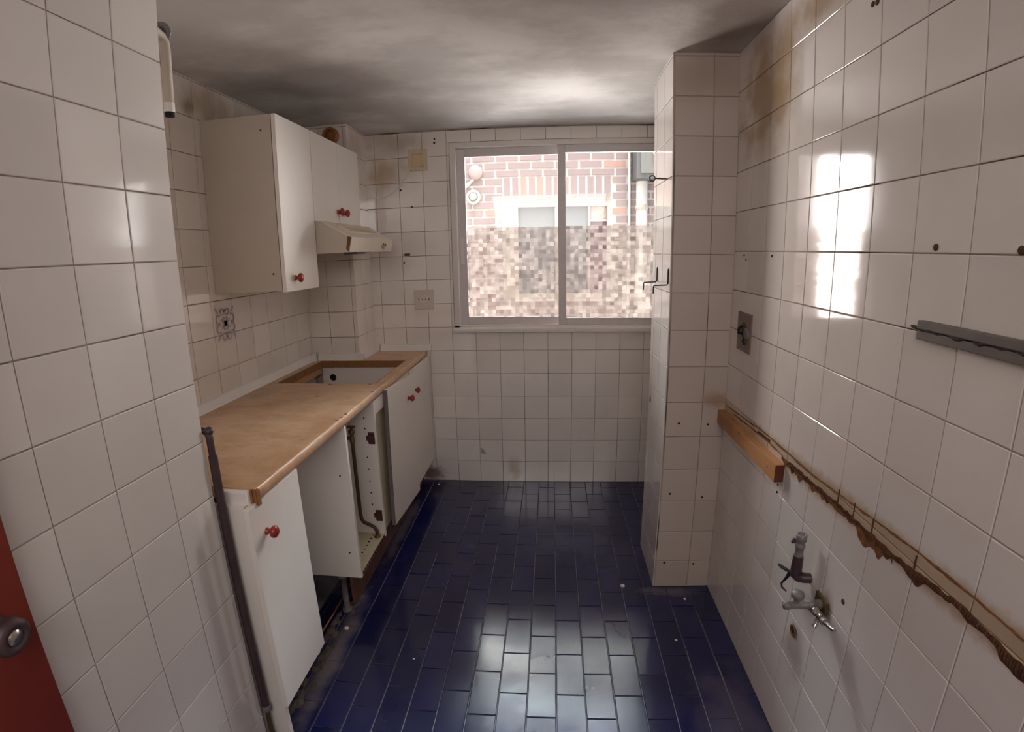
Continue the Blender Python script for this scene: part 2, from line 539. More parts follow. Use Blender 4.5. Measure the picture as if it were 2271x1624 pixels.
# ------------------------------------------------------------------ tiles laid piece by piece
_tile_cache = {}
def tile_mesh(name, rects, mat, proud, ch):
    key = (name, mat.name, tuple(tuple(round(q, 4) for q in r) for r in rects))
    if key in _tile_cache:
        return _tile_cache[key]
    mb = MB()
    for (a, b_, c_, d) in rects:
        e = min(ch, (b_ - a) / 3, (d - c_) / 3)
        lo = [(a, c_, 0), (b_, c_, 0), (b_, d, 0), (a, d, 0)]
        md = [(x, y, proud - e * 0.6) for x, y, _ in lo]
        hi = [(a + e, c_ + e, proud), (b_ - e, c_ + e, proud), (b_ - e, d - e, proud), (a + e, d - e, proud)]
        fs = [[8, 9, 10, 11]]
        for k in range(4):
            k2 = (k + 1) % 4
            fs += [[k, k2, 4 + k2, 4 + k], [4 + k, 4 + k2, 8 + k2, 8 + k]]
        mb.add(lo + md + hi, fs)
    me = mb.mesh(name, mat)
    _tile_cache[key] = me
    return me

def minus(r, h):
    a, b_, c_, d = r
    ha, hb, hc, hd = h
    if hb <= a or ha >= b_ or hd <= c_ or hc >= d:
        return [r]
    o = []
    if hc > c_: o.append((a, b_, c_, min(hc, d)))
    if hd < d: o.append((a, b_, max(hd, c_), d))
    c2, d2 = max(c_, hc), min(d, hd)
    if ha > a: o.append((a, min(ha, b_), c2, d2))
    if hb < b_: o.append((max(hb, a), b_, c2, d2))
    return o

def tiles(parent, O, U, V, Nn, ur, vr, u0, v0, su, sv, mat, holes=(), joint=0.0026, proud=0.004, ch=0.0016, name='tile', tilt=0.0016, bond=False):
    O, U, V, Nn = Vector(O), Vector(U), Vector(V), Vector(Nn)
    rot = Matrix((U, V, Nn)).transposed()
    i0 = math.floor((ur[0] - u0) / su + 1e-6)
    i1 = math.ceil((ur[1] - u0) / su - 1e-6)
    for i in range(i0, i1):
        vo = v0 + (sv / 2 if bond and i % 2 else 0)
        j0 = math.floor((vr[0] - vo) / sv + 1e-6)
        j1 = math.ceil((vr[1] - vo) / sv - 1e-6)
        for j in range(j0, j1):
            a, b_ = max(u0 + i * su, ur[0]), min(u0 + (i + 1) * su, ur[1])
            c_, d = max(vo + j * sv, vr[0]), min(vo + (j + 1) * sv, vr[1])
            rs = [(a + joint / 2, b_ - joint / 2, c_ + joint / 2, d - joint / 2)]
            for h in holes:
                rs = [q for r in rs for q in minus(r, h)]
            rs = [r for r in rs if r[1] - r[0] > 0.006 and r[3] - r[2] > 0.006]
            if not rs:
                continue
            cu, cv = (a + b_) / 2, (c_ + d) / 2
            me = tile_mesh(name, [(r[0] - cu, r[1] - cu, r[2] - cv, r[3] - cv) for r in rs], mat, proud, ch)
            o = bpy.data.objects.new(name, me)
            COL.objects.link(o)
            o.parent = parent
            t = Matrix.Rotation(random.gauss(0, tilt), 3, 'X') @ Matrix.Rotation(random.gauss(0, tilt), 3, 'Y')
            o.matrix_local = Matrix.Translation(O + U * cu + V * cv) @ (rot @ t).to_4x4()

X_, Y_, Z_ = (1, 0, 0), (0, 1, 0), (0, 0, 1)
def holes_on(parent, pts, nrm, r=0.006, mat='black'):
    for p in pts:
        mb = MB().lathe(Vector(p) + Vector(nrm) * 0.0035, nrm, [(0, 0), (0, r * random.uniform(.8, 1.1)), (0.0025, r * 0.75), (0.0028, 0)], 8)
        obj('screw_hole', mb, M[mat], parent)

# ------------------------------------------------------------------ room shell
fl = struct('floor', B(XB - 0.1, XR + 0.1, YBACK - 0.1, YF + 0.1, -0.1, 0.0), M['floor_grout'])
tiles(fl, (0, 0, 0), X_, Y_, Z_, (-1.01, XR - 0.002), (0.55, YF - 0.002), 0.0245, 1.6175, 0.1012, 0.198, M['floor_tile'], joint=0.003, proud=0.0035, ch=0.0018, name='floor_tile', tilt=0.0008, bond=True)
struct('ceiling', B(XB - 0.1, XR + 0.1, YBACK - 0.1, YF + 0.12, CEIL, CEIL + 0.12), M['ceiling'])

wl = struct('wall_left', B(XB - 0.1, XL, YBACK, YL, 0, CEIL), M['grout'])
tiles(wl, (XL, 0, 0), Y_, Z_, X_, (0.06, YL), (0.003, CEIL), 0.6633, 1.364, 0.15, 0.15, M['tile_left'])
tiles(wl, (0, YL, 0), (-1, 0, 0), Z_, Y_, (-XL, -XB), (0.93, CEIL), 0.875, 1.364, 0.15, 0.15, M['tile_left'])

wb = struct('wall_left_recess', B(XB - 0.1, XB, YL, YF + 0.12, 0, CEIL), M['grout'])
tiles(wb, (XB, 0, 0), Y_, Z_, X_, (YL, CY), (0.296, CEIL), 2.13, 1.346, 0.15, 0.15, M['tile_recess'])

wr = struct('wall_right', B(XR, XR + 0.12, YBACK, YF + 0.12, 0, CEIL), M['grout'])
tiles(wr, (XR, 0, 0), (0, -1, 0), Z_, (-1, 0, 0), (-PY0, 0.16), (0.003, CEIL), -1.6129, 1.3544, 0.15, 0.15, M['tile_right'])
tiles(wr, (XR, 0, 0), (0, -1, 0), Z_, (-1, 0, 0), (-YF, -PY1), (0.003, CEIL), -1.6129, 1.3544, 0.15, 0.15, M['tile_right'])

WX0, WX1, WZ0, WZ1 = -0.598, 0.715, 1.040, 2.172      # window opening
mb = MB()
mb.box(XB - 0.1, WX0, YF, YF + 0.12, 0, CEIL).box(WX1, XR + 0.12, YF, YF + 0.12, 0, CEIL)
mb.box(WX0, WX1, YF, YF + 0.12, 0, WZ0).box(WX0, WX1, YF, YF + 0.12, WZ1, CEIL)
wf = struct('wall_far', mb, M['grout'])
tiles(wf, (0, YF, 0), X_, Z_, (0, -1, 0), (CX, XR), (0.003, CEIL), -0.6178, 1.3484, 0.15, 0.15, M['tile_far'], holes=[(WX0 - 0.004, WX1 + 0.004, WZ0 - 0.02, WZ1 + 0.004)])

wk = struct('wall_back', B(XB - 0.1, XR + 0.12, YBACK - 0.12, YBACK, 0, CEIL), M['plaster'])

pl = struct('pillar', B(PX, XR, PY0, PY1, 0, CEIL), M['grout'])
tiles(pl, (0, PY0, 0), X_, Z_, (0, -1, 0), (PX - 0.003, XR - 0.003), (0.003, CEIL), 0.48, 1.341, 0.15, 0.15, M['tile_pillar_shaded'])
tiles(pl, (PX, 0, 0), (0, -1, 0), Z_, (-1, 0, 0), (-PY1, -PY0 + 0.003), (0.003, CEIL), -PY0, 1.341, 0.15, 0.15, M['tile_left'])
holes_on(pl, [(0.535, PY0, 0.80), (0.658, PY0, 0.795), (0.517, PY0, 0.478), (0.66, PY0, 0.460), (0.518, PY0, 0.132), (0.651, PY0, 0.124)], (0, -1, 0))

du = struct('duct_column', B(XB, CX, CY, YF, 0, CEIL), M['grout'])
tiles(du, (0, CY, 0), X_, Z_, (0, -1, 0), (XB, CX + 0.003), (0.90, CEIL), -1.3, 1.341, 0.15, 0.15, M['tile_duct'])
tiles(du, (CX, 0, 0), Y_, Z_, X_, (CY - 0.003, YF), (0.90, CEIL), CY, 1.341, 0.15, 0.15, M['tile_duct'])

holes_on(wf, [(-0.843, YF, 1.801), (-0.91, YF, 1.905), (-0.908, YF, 1.46), (-0.688, YF, 2.202), (-0.69, YF, 2.18)], (0, -1, 0), 0.007)
mb = MB()
for k in range(6):
    mb.box(-0.902 + k * 0.006, -0.898 + k * 0.006, YF - 0.012, YF - 0.003, 1.502, 1.516 + 0.003 * (k % 2))
obj('rust_mark', mb, M['rust_light'], wf)
holes_on(wr, [(XR, 0.948, 1.516), (XR, 0.757, 1.512), (XR, 1.197, 2.055), (XR, 1.18, 2.052), (XR, 1.063, 0.668)], (-1, 0, 0), 0.008, 'rust')
holes_on(wr, [(XR, 1.95, 1.49), (XR, 1.93, 1.475), (XR, 1.70, 1.49), (XR, 1.50, 0.78), (XR, 1.50, 0.755)], (-1, 0, 0), 0.005)
# chipped tile corner low on the far wall
obj('chipped_corner', MB().prism([(-0.465, 0.205), (-0.425, 0.197), (-0.44, 0.225), (-0.46, 0.245)], 'y', YF - 0.0055, YF - 0.003), M['grout'], wf)

# rust and glue left on the right wall by a removed worktop
def ragged(pts, width, lump, seed, step=0.012, proud=0.004):
    rnd = random.Random(seed)
    mb = MB()
    top, bot = [], []
    tab = [rnd.random() for _ in range(512)]
    def wob(t):
        i = math.floor(t)
        f = t - i
        f = f * f * (3 - 2 * f)
        return tab[i % 512] * (1 - f) + tab[(i + 1) % 512] * f
    for (y0, z0), (y1, z1) in zip(pts, pts[1:]):
        n = max(2, int(abs(y1 - y0) / step))
        for k in range(n):
            t = k / n
            y, z = y0 + (y1 - y0) * t, z0 + (z1 - z0) * t
            s1, s2 = wob(y * 38), wob(y * 95 + 7)
            top.append((y, z + width * (0.25 + 0.35 * s2)))
            bot.append((y, z - width * (0.2 + 0.4 * wob(y * 60 + 3)) - lump * max(0, s1 - 0.35) ** 1.5 * 1.6 - 0.0012 * rnd.random()))
    xs = XR - 0.0045
    for i in range(len(top) - 1):
        h = [proud * rnd.uniform(0.4, 1.2) for _ in range(2)]
        (ya, za), (yb, zb), (yc, zc), (yd, zd) = top[i], top[i + 1], bot[i + 1], bot[i]
        ym, zm = (ya + yb) / 2, (za + zb + zc + zd) / 4
        mb.add([(xs, ya, za), (xs, yb, zb), (xs, yc, zc), (xs, yd, zd), (xs - h[0], ym, zm)], [[0, 1, 4], [1, 2, 4], [2, 3, 4], [3, 0, 4], [3, 2, 1, 0]])
    return mb
up = [(2.04, 0.882), (1.64, 0.905), (1.315, 0.903), (1.09, 0.918), (0.864, 0.935), (0.716, 0.938), (0.58, 0.937), (0.2, 0.942)]
lo = [(2.04, 0.868), (1.794, 0.874), (1.62, 0.884), (1.453, 0.876), (1.163, 0.883), (0.919, 0.884), (0.717, 0.902), (0.58, 0.892), (0.2, 0.895)]
obj('rust_residue', ragged(up, 0.0045, 0.004, 3, proud=0.0015), M['rust_mid'], wr)
obj('rust_residue', ragged(lo[3:], 0.015, 0.022, 4, 0.006), M['rust'], wr)
obj('rust_residue', ragged([(1.50, 0.873), (1.453, 0.872), (1.163, 0.876), (0.919, 0.878)], 0.015, 0.034, 5, 0.007, 0.0028), M['rust_mid'], wr)
obj('rust_residue', ragged([(1.95, 0.874), (1.62, 0.886), (1.47, 0.882)], 0.005, 0.004, 6, 0.02, 0.0015), M['rust_mid'], wr)
obj('rust_residue', ragged([(1.70, 0.889), (1.58, 0.893)], 0.009, 0.004, 8, 0.012, 0.0025), M['rust'], wr)
mb = MB()
for y in (0.8629, 1.0129, 1.1629, 1.09):
    mb.box(XR - 0.0052, XR - 0.003, y - 0.0016, y + 0.0016, 0.883, 0.925)
obj('rust_residue', mb, M['rust'], wr)

# ------------------------------------------------------------------ window_1
win = bpy.data.objects.new('window_1', None)
COL.objects.link(win)
win.location = (0.06, YF, WZ0)
win['kind'] = 'structure'
yi = YF - 0.014
mb = MB()
mb.box(WX0, WX1, yi, YF + 0.09, WZ1 - 0.030, WZ1, 0.002).box(WX0, WX0 + 0.034, yi, YF + 0.09, WZ0, WZ1 - 0.030, 0.002)
mb.box(WX1 - 0.034, WX1, yi, YF + 0.09, WZ0, WZ1 - 0.030, 0.002).box(WX0, WX1, yi, YF + 0.09, WZ0 - 0.002, WZ0 + 0.020, 0.002)
obj('outer_frame', mb, M['aluminium_lite'], win)
obj('sill', MB().prism([(YF - 0.036, WZ0 - 0.022), (YF, WZ0 - 0.022), (YF, WZ0 + 0.012), (YF - 0.030, WZ0 + 0.004), (YF - 0.036, WZ0 - 0.002)], 'x', WX0 - 0.004, WX1), M['aluminium_lite'], win)

def sash(x0, x1, y, sl, sr, st, sb):
    mb = MB()
    z0, z1 = WZ0 + 0.020, WZ1 - 0.030
    mb.box(x0, x0 + sl, y, y + 0.026, z0, z1, 0.002).box(x1 - sr, x1, y, y + 0.026, z0, z1, 0.002)
    mb.box(x0 + sl, x1 - sr, y + 0.002, y + 0.024, z1 - st, z1, 0.002).box(x0 + sl, x1 - sr, y + 0.002, y + 0.024, z0, z0 + sb, 0.002)
    s = obj('sash', mb, M['aluminium'], win)
    obj('glass_pane', B(x0 + sl, x1 - sr, y + 0.010, y + 0.014, z0 + sb, z1 - st), M['glass'], s)
    obj('mosaic_film', B(x0 + sl, x1 - sr, y + 0.0085, y + 0.0095, z0 + sb, 1.660), M['film'], s)
    return s
s1 = sash(-0.566, 0.085, YF + 0.032, 0.052, 0.034, 0.050, 0.045)     # rear track, left
obj('lock_plate', B(-0.552, -0.532, YF + 0.029, YF + 0.033, 1.44, 1.60, 0.001), M['aluminium_lite'], s1)
s2 = sash(0.050, 0.690, YF - 0.002, 0.047, 0.047, 0.046, 0.040)      # front track, right

# ------------------------------------------------------------------ door_1: leaf folded back against the near left wall
dr = bpy.data.objects.new('door_1', None)
COL.objects.link(dr)
dr.location = (XL + 0.03, 0.15, 0)
dr['kind'] = 'structure'
obj('leaf', B(XL + 0.006, XL + 0.042, -0.25, 0.556, 0.01, 2.05, 0.002), M['door_red'], dr)
h = MB().lathe((XL + 0.042, 0.486, 0.985), X_, [(0, 0.027), (0.005, 0.027), (0.008, 0.013), (0.026, 0.012), (0.032, 0.024), (0.040, 0.0285), (0.050, 0.0285), (0.056, 0.024), (0.058, 0.015), (0.054, 0.0135), (0.053, 0)], 24)
hd = obj('door_knob', h, M['dark_metal'], dr)
obj('knob_insert', MB().lathe((XL + 0.042 + 0.0532, 0.486, 0.985), X_, [(0, 0.0132), (0.003, 0.012), (0.0035, 0)], 16), M['chrome'], hd)

# ------------------------------------------------------------------ kitchen worktop with its sink cut-out
CT, CB = 0.905, 0.868
CF, CN, CE = -0.787, 1.172, YF - 0.006
ct = thing('worktop', (-1.1, 2.2, CB), 'worn brown laminate worktop with an empty sink cut-out, over the base cabinets', 'worktop')
sx0, sx1, sy0, sy1 = -1.360, -0.836, 2.32, 2.865
mb = MB()
def slab(mb, xs, ys, z0, z1):
    for i in range(len(xs) - 1):
        for j in range(len(ys) - 1):
            if i == 1 and j == 1:
                continue
            mb.box(xs[i], xs[i + 1], ys[j], ys[j + 1], z0, z1)
xa = CF - 0.012
mb = MB()
pr = 0.0
mb.box(XB + 0.006, sx0, CN, CY - 0.006, CB, CT)
mb.box(sx0, xa, CN, sy0, CB, CT).box(sx1, xa, sy0, sy1, CB, CT).box(sx0, xa, sy1, CY - 0.006, CB, CT)
mb.box(CX + 0.006, xa, CY - 0.006, CE, CB, CT)
obj('board', mb, M['counter'], ct)
prof = [(xa, CB), (xa + 0.004, CB)]
for k in range(9):
    a = -PI / 2 + PI * k / 8
    prof.append((xa + 0.004 + 0.009 * math.cos(a), (CB + CT) / 2 + (CT - CB) / 2 * math.sin(a)))
prof.append((xa, CT))
obj('front_edge', MB().prism(prof, 'y', CN, CE), M['counter'], ct)
# cut faces round the hole, ragged chipboard
mb = MB()
rnd = random.Random(2)
def cut(a, b_, fixed, axis, nrm):
    n = 14
    for k in range(n):
        t0, t1 = a + (b_ - a) * k / n, a + (b_ - a) * (k + 1) / n
        e = 0.003 + 0.005 * rnd.random()
        if axis == 'x':
            mb.box(t0, t1, min(fixed, fixed + nrm * e), max(fixed, fixed + nrm * e), CB - 0.002, CT - 0.0015)
        else:
            mb.box(min(fixed, fixed + nrm * e), max(fixed, fixed + nrm * e), t0, t1, CB - 0.002, CT - 0.0015)
cut(sx0, sx1, sy1, 'x', -1)
cut(sx0, sx1, sy0, 'x', 1)
cut(sy0, sy1, sx0, 'y', 1)
cut(sy0, sy1, sx1, 'y', -1)
obj('cut_edge', mb, M['chipboard'], ct)
obj('rear_batten', B(sx0 - 0.035, sx0 - 0.002, 2.33, 2.86, CB - 0.040, CB - 0.001), M['pine'], ct)
# upstand trims
def upstand(a, b_, fixed, axis, sgn):
    p = [(fixed, CT), (fixed + sgn * 0.026, CT), (fixed + sgn * 0.024, CT + 0.006), (fixed + sgn * 0.010, CT + 0.036), (fixed, CT + 0.040)]
    return MB().prism(p, axis, a, b_)
obj('upstand', upstand(CN, 2.855, XB + 0.005, 'y', 1), M['white_plastic'], ct)
obj('upstand', upstand(XB + 0.045, CX + 0.02, CY - 0.005, 'x', -1), M['white_plastic'], ct)
obj('upstand', upstand(CY + 0.012, YF - 0.04, CX + 0.005, 'y', 1), M['white_plastic'], ct)
obj('upstand', upstand(CX + 0.04, CF + 0.03, YF - 0.005, 'x', -1), M['white_plastic'], ct)
obj('corner_piece', B(CX - 0.002, CX + 0.024, CY - 0.030, CY - 0.004, CT, CT + 0.042, 0.003), M['white_plastic'], ct)
obj('corner_piece', B(CX + 0.004, CX + 0.036, YF - 0.036, YF - 0.006, CT, CT + 0.041, 0.003), M['white_plastic'], ct)
obj('corner_piece', B(-0.001, 0.028, -0.02, 0.016, 0, 0.044, 0.003, Matrix.Translation((XB + 0.012, 2.858, CT + 0.002)) @ Matrix.Rotation(0.5, 4, 'Z') @ Matrix.Rotation(0.2, 4, 'X')), M['white_plastic'], ct)
obj('end_cap', B(-0.90, CF - 0.018, CN - 0.020, CN - 0.001, CB - 0.008, CT - 0.002, 0.006, Matrix.Translation((0, 0, 0.0)) ), M['white_plastic'], ct)
mb = MB()
for k in range(9):
    y = CN - 0.001 + rnd.uniform(-0.004, 0.003)
    mb.box(CF - 0.025 + k * 0.003, CF - 0.020 + k * 0.003, y - 0.006, y + 0.008, CB - 0.012 + rnd.random() * 0.01, CT - rnd.random() * 0.006)
obj('broken_edge', mb, M['chipboard'], ct)
for (x, y, l) in ((-1.03, 2.09, 0.022), (-0.80, 1.76, 0.012), (-0.797, 1.80, 0.010), (-0.796, 1.84, 0.010), (-0.80, 2.17, 0.015), (-1.06, 2.30, 0.02), (-0.86, 2.31, 0.014)):
    obj('chip_mark', MB().box(x - l / 2, x + l / 2, y - 0.004, y + 0.004, CT - 0.002, CT + 0.0012), M['edge_dark'], ct)

# ------------------------------------------------------------------ base cabinets
def knob(parent, x, y, z, r=0.018):
    mb = MB().lathe((x, y, z), X_, [(0, r * .62), (0.003, r * .6), (0.006, r * .42), (0.012, r * .40), (0.016, r * .75), (0.021, r), (0.027, r * .98), (0.032, r * .75), (0.035, r * .4), (0.036, 0)], 18)
    return obj('knob', mb, M['knob_red'], parent)
DZ0, DZ1 = 0.190, 0.864
k1 = thing('base_cabinet', (-1.1, 1.27, 0), 'narrow white base cabinet with one red knob, at the near end of the worktop', 'cabinet')
obj('side_panel', B(XB + 0.02, -0.812, 1.136, 1.152, 0.004, CB - 0.002), M['melamine'], k1)
obj('side_panel', B(XB + 0.02, -0.812, 1.388, 1.404, 0.15, CB - 0.002), M['melamine'], k1)
obj('bottom_board', B(XB + 0.02, -0.812, 1.152, 1.388, 0.19, 0.206), M['melamine'], k1)
d = obj('door', B(-0.808, -0.790, 1.122, 1.405, DZ0, DZ1, 0.0015), M['melamine'], k1)
knob(d, -0.790, 1.190, 0.766)

k2 = thing('base_cabinet', (-1.1, 1.97, 0), 'doorless white base cabinet with hinge plates and a brown pipe inside', 'cabinet')
obj('side_panel', B(XB + 0.02, -0.790, 1.800, 1.816, 0.19, CB - 0.002), M['melamine'], k2)
p2 = obj('side_panel', B(XB + 0.02, -0.790, 2.140, 2.156, 0.19, CB - 0.002), M['melamine'], k2)
obj('bottom_board', B(XB + 0.02, -0.794, 1.816, 2.140, 0.19, 0.206), M['cream'], k2)
obj('back_panel', B(XB + 0.015, XB + 0.02, 1.800, 2.156, 0.19, CB - 0.01), M['cream'], k2)
mb = MB()
for k in range(12):
    y = 1.82 + k * 0.026
    mb.box(-0.7935, -0.7925 + 0.002 * rnd.random(), y, y + 0.018, 0.192 + 0.004 * rnd.random(), 0.204)
obj('worn_edge', mb, M['rust'], k2)
for k in range(10):
    obj('peg_hole', MB().lathe((-0.845, 1.84 + k * 0.031, 0.2062), Z_, [(0, 0.005), (0.0006, 0.0045), (0.0008, 0)], 8), M['black'], k2)
for z in (0.79, 0.74, 0.60, 0.54, 0.48, 0.42, 0.36):
    obj('peg_hole', MB().lathe((-0.840, 2.1398, z), (0, -1, 0), [(0, 0.004), (0.0006, 0.0035), (0.0008, 0)], 8), M['black'], k2)
for z in (0.66, 0.31):
    obj('peg_hole', MB().lathe((-0.830, 1.7998, z), (0, -1, 0), [(0, 0.004), (0.0006, 0.0035), (0.0008, 0)], 8), M['black'], k2)
for z in (0.695, 0.303):
    mb = MB()
    mb.box(-0.826, -0.796, 2.134, 2.140, z - 0.028, z + 0.028, 0.001).box(-0.836, -0.818, 2.136, 2.140, z - 0.012, z + 0.012, 0.001)
    mb.box(-0.822, -0.800, 2.120, 2.134, z - 0.016, z + 0.014, 0.002)
    obj('hinge', mb, M['rust'] if z < .5 else M['maroon'], k2)
# pipe standing in the doorless cabinet
t = thing('water_pipe', (-0.90, 2.105, 0.206), 'brown bent pipe with a brass valve, inside the doorless base cabinet', 'pipe')
obj('pipe', MB().tube([(-0.893, 2.110, 0.69), (-0.893, 2.110, 0.50), (-0.893, 2.11, 0.33), (-0.890, 2.110, 0.295), (-0.878, 2.110, 0.278), (-0.850, 2.110, 0.266), (-0.830, 2.108, 0.256), (-0.820, 2.106, 0.240), (-0.818, 2.105, 0.210)], 0.0085), M['brown_pipe'], t)
v = obj('valve', MB().lathe((-0.893, 2.11, 0.685), Z_, [(0, 0.012), (0.02, 0.012), (0.022, 0.009), (0.04, 0.009), (0.042, 0.015), (0.056, 0.015), (0.058, 0.006), (0.07, 0.006), (0.071, 0)], 12).tube([(-0.935, 2.11, 0.700), (-0.893, 2.11, 0.705)], 0.009), M['brass_old'], t)
obj('valve_handle', B(-0.912, -0.874, 2.103, 2.117, 0.752, 0.762, 0.002), M['brass_old'], v)
obj('floor_fitting', MB().lathe((-0.818, 2.105, 0.206), Z_, [(0, 0.016), (0.005, 0.016), (0.006, 0.011), (0.014, 0.010), (0.015, 0)], 12), M['brass_old'], t)

k3 = thing('base_cabinet', (-1.1, 2.67, 0), 'white double-door sink cabinet beside the far wall, one door sagging', 'cabinet')
obj('filler_panel', B(-0.826, -0.810, 2.158, 2.36, 0.19, CB - 0.002), M['cream'], k3)
obj('side_panel', B(XB + 0.10, -0.812, 3.165, 3.181, 0.19, CB - 0.002), M['melamine'], k3)
pt = obj('partition', B(XB + 0.065, -0.812, 2.876, 2.892, 0.20, CB - 0.002), M['melamine'], k3)
obj('pipe_hole', MB().lathe((-1.30, 2.8758, 0.80), (0, -1, 0), [(0, 0.021), (0.0006, 0.020), (0.0008, 0)], 14), M['black'], pt)
obj('bottom_board', B(XB + 0.065, -0.812, 2.36, 2.876, 0.19, 0.206), M['cream'], k3)
obj('top_rail', B(-0.808, -0.792, 2.16, 2.745, 0.80, CB - 0.002), M['melamine'], k3)
# sagging door: swung out a little and dropped
D = Matrix.Translation((-0.775, 2.745, 0.855)) @ Matrix.Rotation(math.radians(-1.2), 4, 'Z') @ Matrix.Rotation(math.radians(-3.6), 4, 'X')
mb = B(0.0, 0.018, -0.462, 0.0, -0.690, 0.0, 0.0015, D)
d = obj('door', mb, [M['melamine']], k3)
obj('edge_band', B(-0.001, 0.0175, -0.4635, -0.4615, -0.688, -0.002, 0, D), M['edge_dark'], d)
def knob_m(parent, mat, y, z, r=0.018):
    mb = MB().lathe((0.018, y, z), X_, [(0, r * .62), (0.003, r * .6), (0.006, r * .42), (0.012, r * .40), (0.016, r * .75), (0.021, r), (0.027, r * .98), (0.032, r * .75), (0.035, r * .4), (0.036, 0)], 18).xf(mat)
    return obj('knob', mb, M['knob_red'], parent)
knob_m(d, D, -0.135, -0.110)
D2 = Matrix.Translation((-0.790, 2.748, DZ1))
d2 = obj('door', B(0.0, 0.018, 0.0, 0.430, DZ0 - DZ1 - 0.01, 0.004, 0.0015, D2), M['melamine'], k3)
knob_m(d2, D2, 0.025, -0.112)

kb = obj('kickboard', B(-0.874, -0.860, 1.86, YF - 0.01, 0.0036, 0.188), M['plinth'])
tag(kb, 'dark red-brown kickboard under the sink cabinets', 'kickboard')
lg = obj('cabinet_leg', MB().lathe((-0.885, 1.82, 0.0036), Z_, [(0, 0.022), (0.012, 0.022), (0.014, 0.013), (0.170, 0.013), (0.172, 0.022), (0.186, 0.022), (0.1862, 0)], 12), M['edge_dark'], k2)
cp = obj('copper_pipe', MB().tube([(-0.935, 1.45, 0.014), (-0.934, 1.70, 0.013), (-0.932, 1.85, 0.014), (-0.930, 2.02, 0.013)], 0.0055), M['copper'])
tag(cp, 'thin bare copper pipe lying on the floor under the worktop', 'pipe')
# mortar and dirt left where the plinth stood
rnd = random.Random(11)
mb = MB()
for k in range(70):
    y = 1.20 + rnd.random() * 0.72
    x = -0.885 + rnd.uniform(-0.03, 0.03)
    r = rnd.uniform(0.006, 0.020)
    n = 6
    vs = [(x + r * math.cos(2 * PI * i / n) * rnd.uniform(.6, 1.2), y + 1.6 * r * math.sin(2 * PI * i / n) * rnd.uniform(.6, 1.2), 0.0032) for i in range(n)] + [(x, y, 0.0036 + rnd.uniform(0.002, 0.007))]
    mb.add(vs, [[i, (i + 1) % n, n] for i in range(n)])
mo = obj('mortar_rubble', mb, M['mortar_dirt'], fl)
mo['kind'] = 'stuff'
crumbs = [(0.60, 1.96, 0.012, 'standing clear by the foot of the pillar'), (0.335, 2.06, 0.020, 'flat, in the middle of the floor'), (-0.745, 3.12, 0.014, 'in the corner by the far wall'), (0.505, 1.70, 0.011, 'on the dark tiles by the right wall'), (-0.845, 1.70, 0.020, 'in the rubble under the worktop'), (-0.52, 1.56, 0.008, 'on the tiles below the worktop')]
for x, y, r, lab in crumbs:
    mb = MB()
    n = 7
    r *= 0.62
    top = [(x + r * math.cos(2 * PI * i / n) * rnd.uniform(.5, .9), y + r * math.sin(2 * PI * i / n) * rnd.uniform(.4, .8), 0.0036 + r * 0.45) for i in range(n)]
    bt = [(x + (p[0] - x) * 1.3, y + (p[1] - y) * 1.3, 0.0036) for p in top]
    mb.add(top + bt, [list(range(n))] + [[i, (i + 1) % n, n + (i + 1) % n, n + i] for i in range(n)])
    tag(obj('plaster_crumb', mb, M['white_plastic']), 'small pale plaster crumb ' + lab, 'crumb', 'plaster crumbs on the blue floor')

# ------------------------------------------------------------------ wall cabinets and extractor hood
u1 = thing('wall_cabinet', (-1.27, 2.18, 1.378), 'tall single-door white wall cabinet with one red knob', 'cabinet')
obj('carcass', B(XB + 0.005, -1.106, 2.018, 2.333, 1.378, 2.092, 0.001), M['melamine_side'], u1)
d = obj('door', B(-1.103, -1.085, 2.018, 2.331, 1.372, 2.092, 0.0015), M['melamine'], u1)
knob(d, -1.085, 2.104, 1.428, 0.020)
holes_on(u1, [(-1.15, 2.0215, 2.03), (-1.14, 2.0215, 1.45)], (0, -1, 0), 0.004)
u2 = thing('wall_cabinet', (-1.27, 2.62, 1.690), 'short double-door white wall cabinet above the extractor hood', 'cabinet')
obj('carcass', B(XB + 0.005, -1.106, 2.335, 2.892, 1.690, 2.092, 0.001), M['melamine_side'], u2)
d = obj('door', B(-1.103, -1.085, 2.336, 2.642, 1.680, 2.092, 0.0015), M['melamine'], u2)
knob(d, -1.085, 2.618, 1.740, 0.020)
d = obj('door', B(-1.103, -1.085, 2.645, 2.940, 1.680, 2.092, 0.0015), M['melamine'], u2)
knob(d, -1.085, 2.690, 1.737, 0.020)

hd = thing('extractor_hood', (-1.1, 2.65, 1.53), 'cream slanted extractor hood below the short wall cabinet', 'extractor hood')
hy0, hy1 = 2.338, 2.985
pr = [(-1.083, 1.530), (-0.925, 1.530), (-0.910, 1.598), (-0.918, 1.604), (-1.057, 1.679), (-1.083, 1.679)]
mb = MB().prism(pr, 'y', hy0 + 0.004, hy1)
mb.box(XB + 0.006, -1.083, hy0 + 0.004, 2.890, 1.530, 1.678)
obj('body', mb, M['hood'], hd)
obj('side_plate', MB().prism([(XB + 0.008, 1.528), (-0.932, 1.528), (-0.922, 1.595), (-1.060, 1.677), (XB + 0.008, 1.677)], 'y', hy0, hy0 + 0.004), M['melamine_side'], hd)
obj('corroded_edge', MB().prism([(-0.940, 1.545), (-0.929, 1.532), (-0.913, 1.598), (-0.930, 1.602)], 'y', hy0 - 0.002, hy0 + 0.006), M['rust_light'], hd)
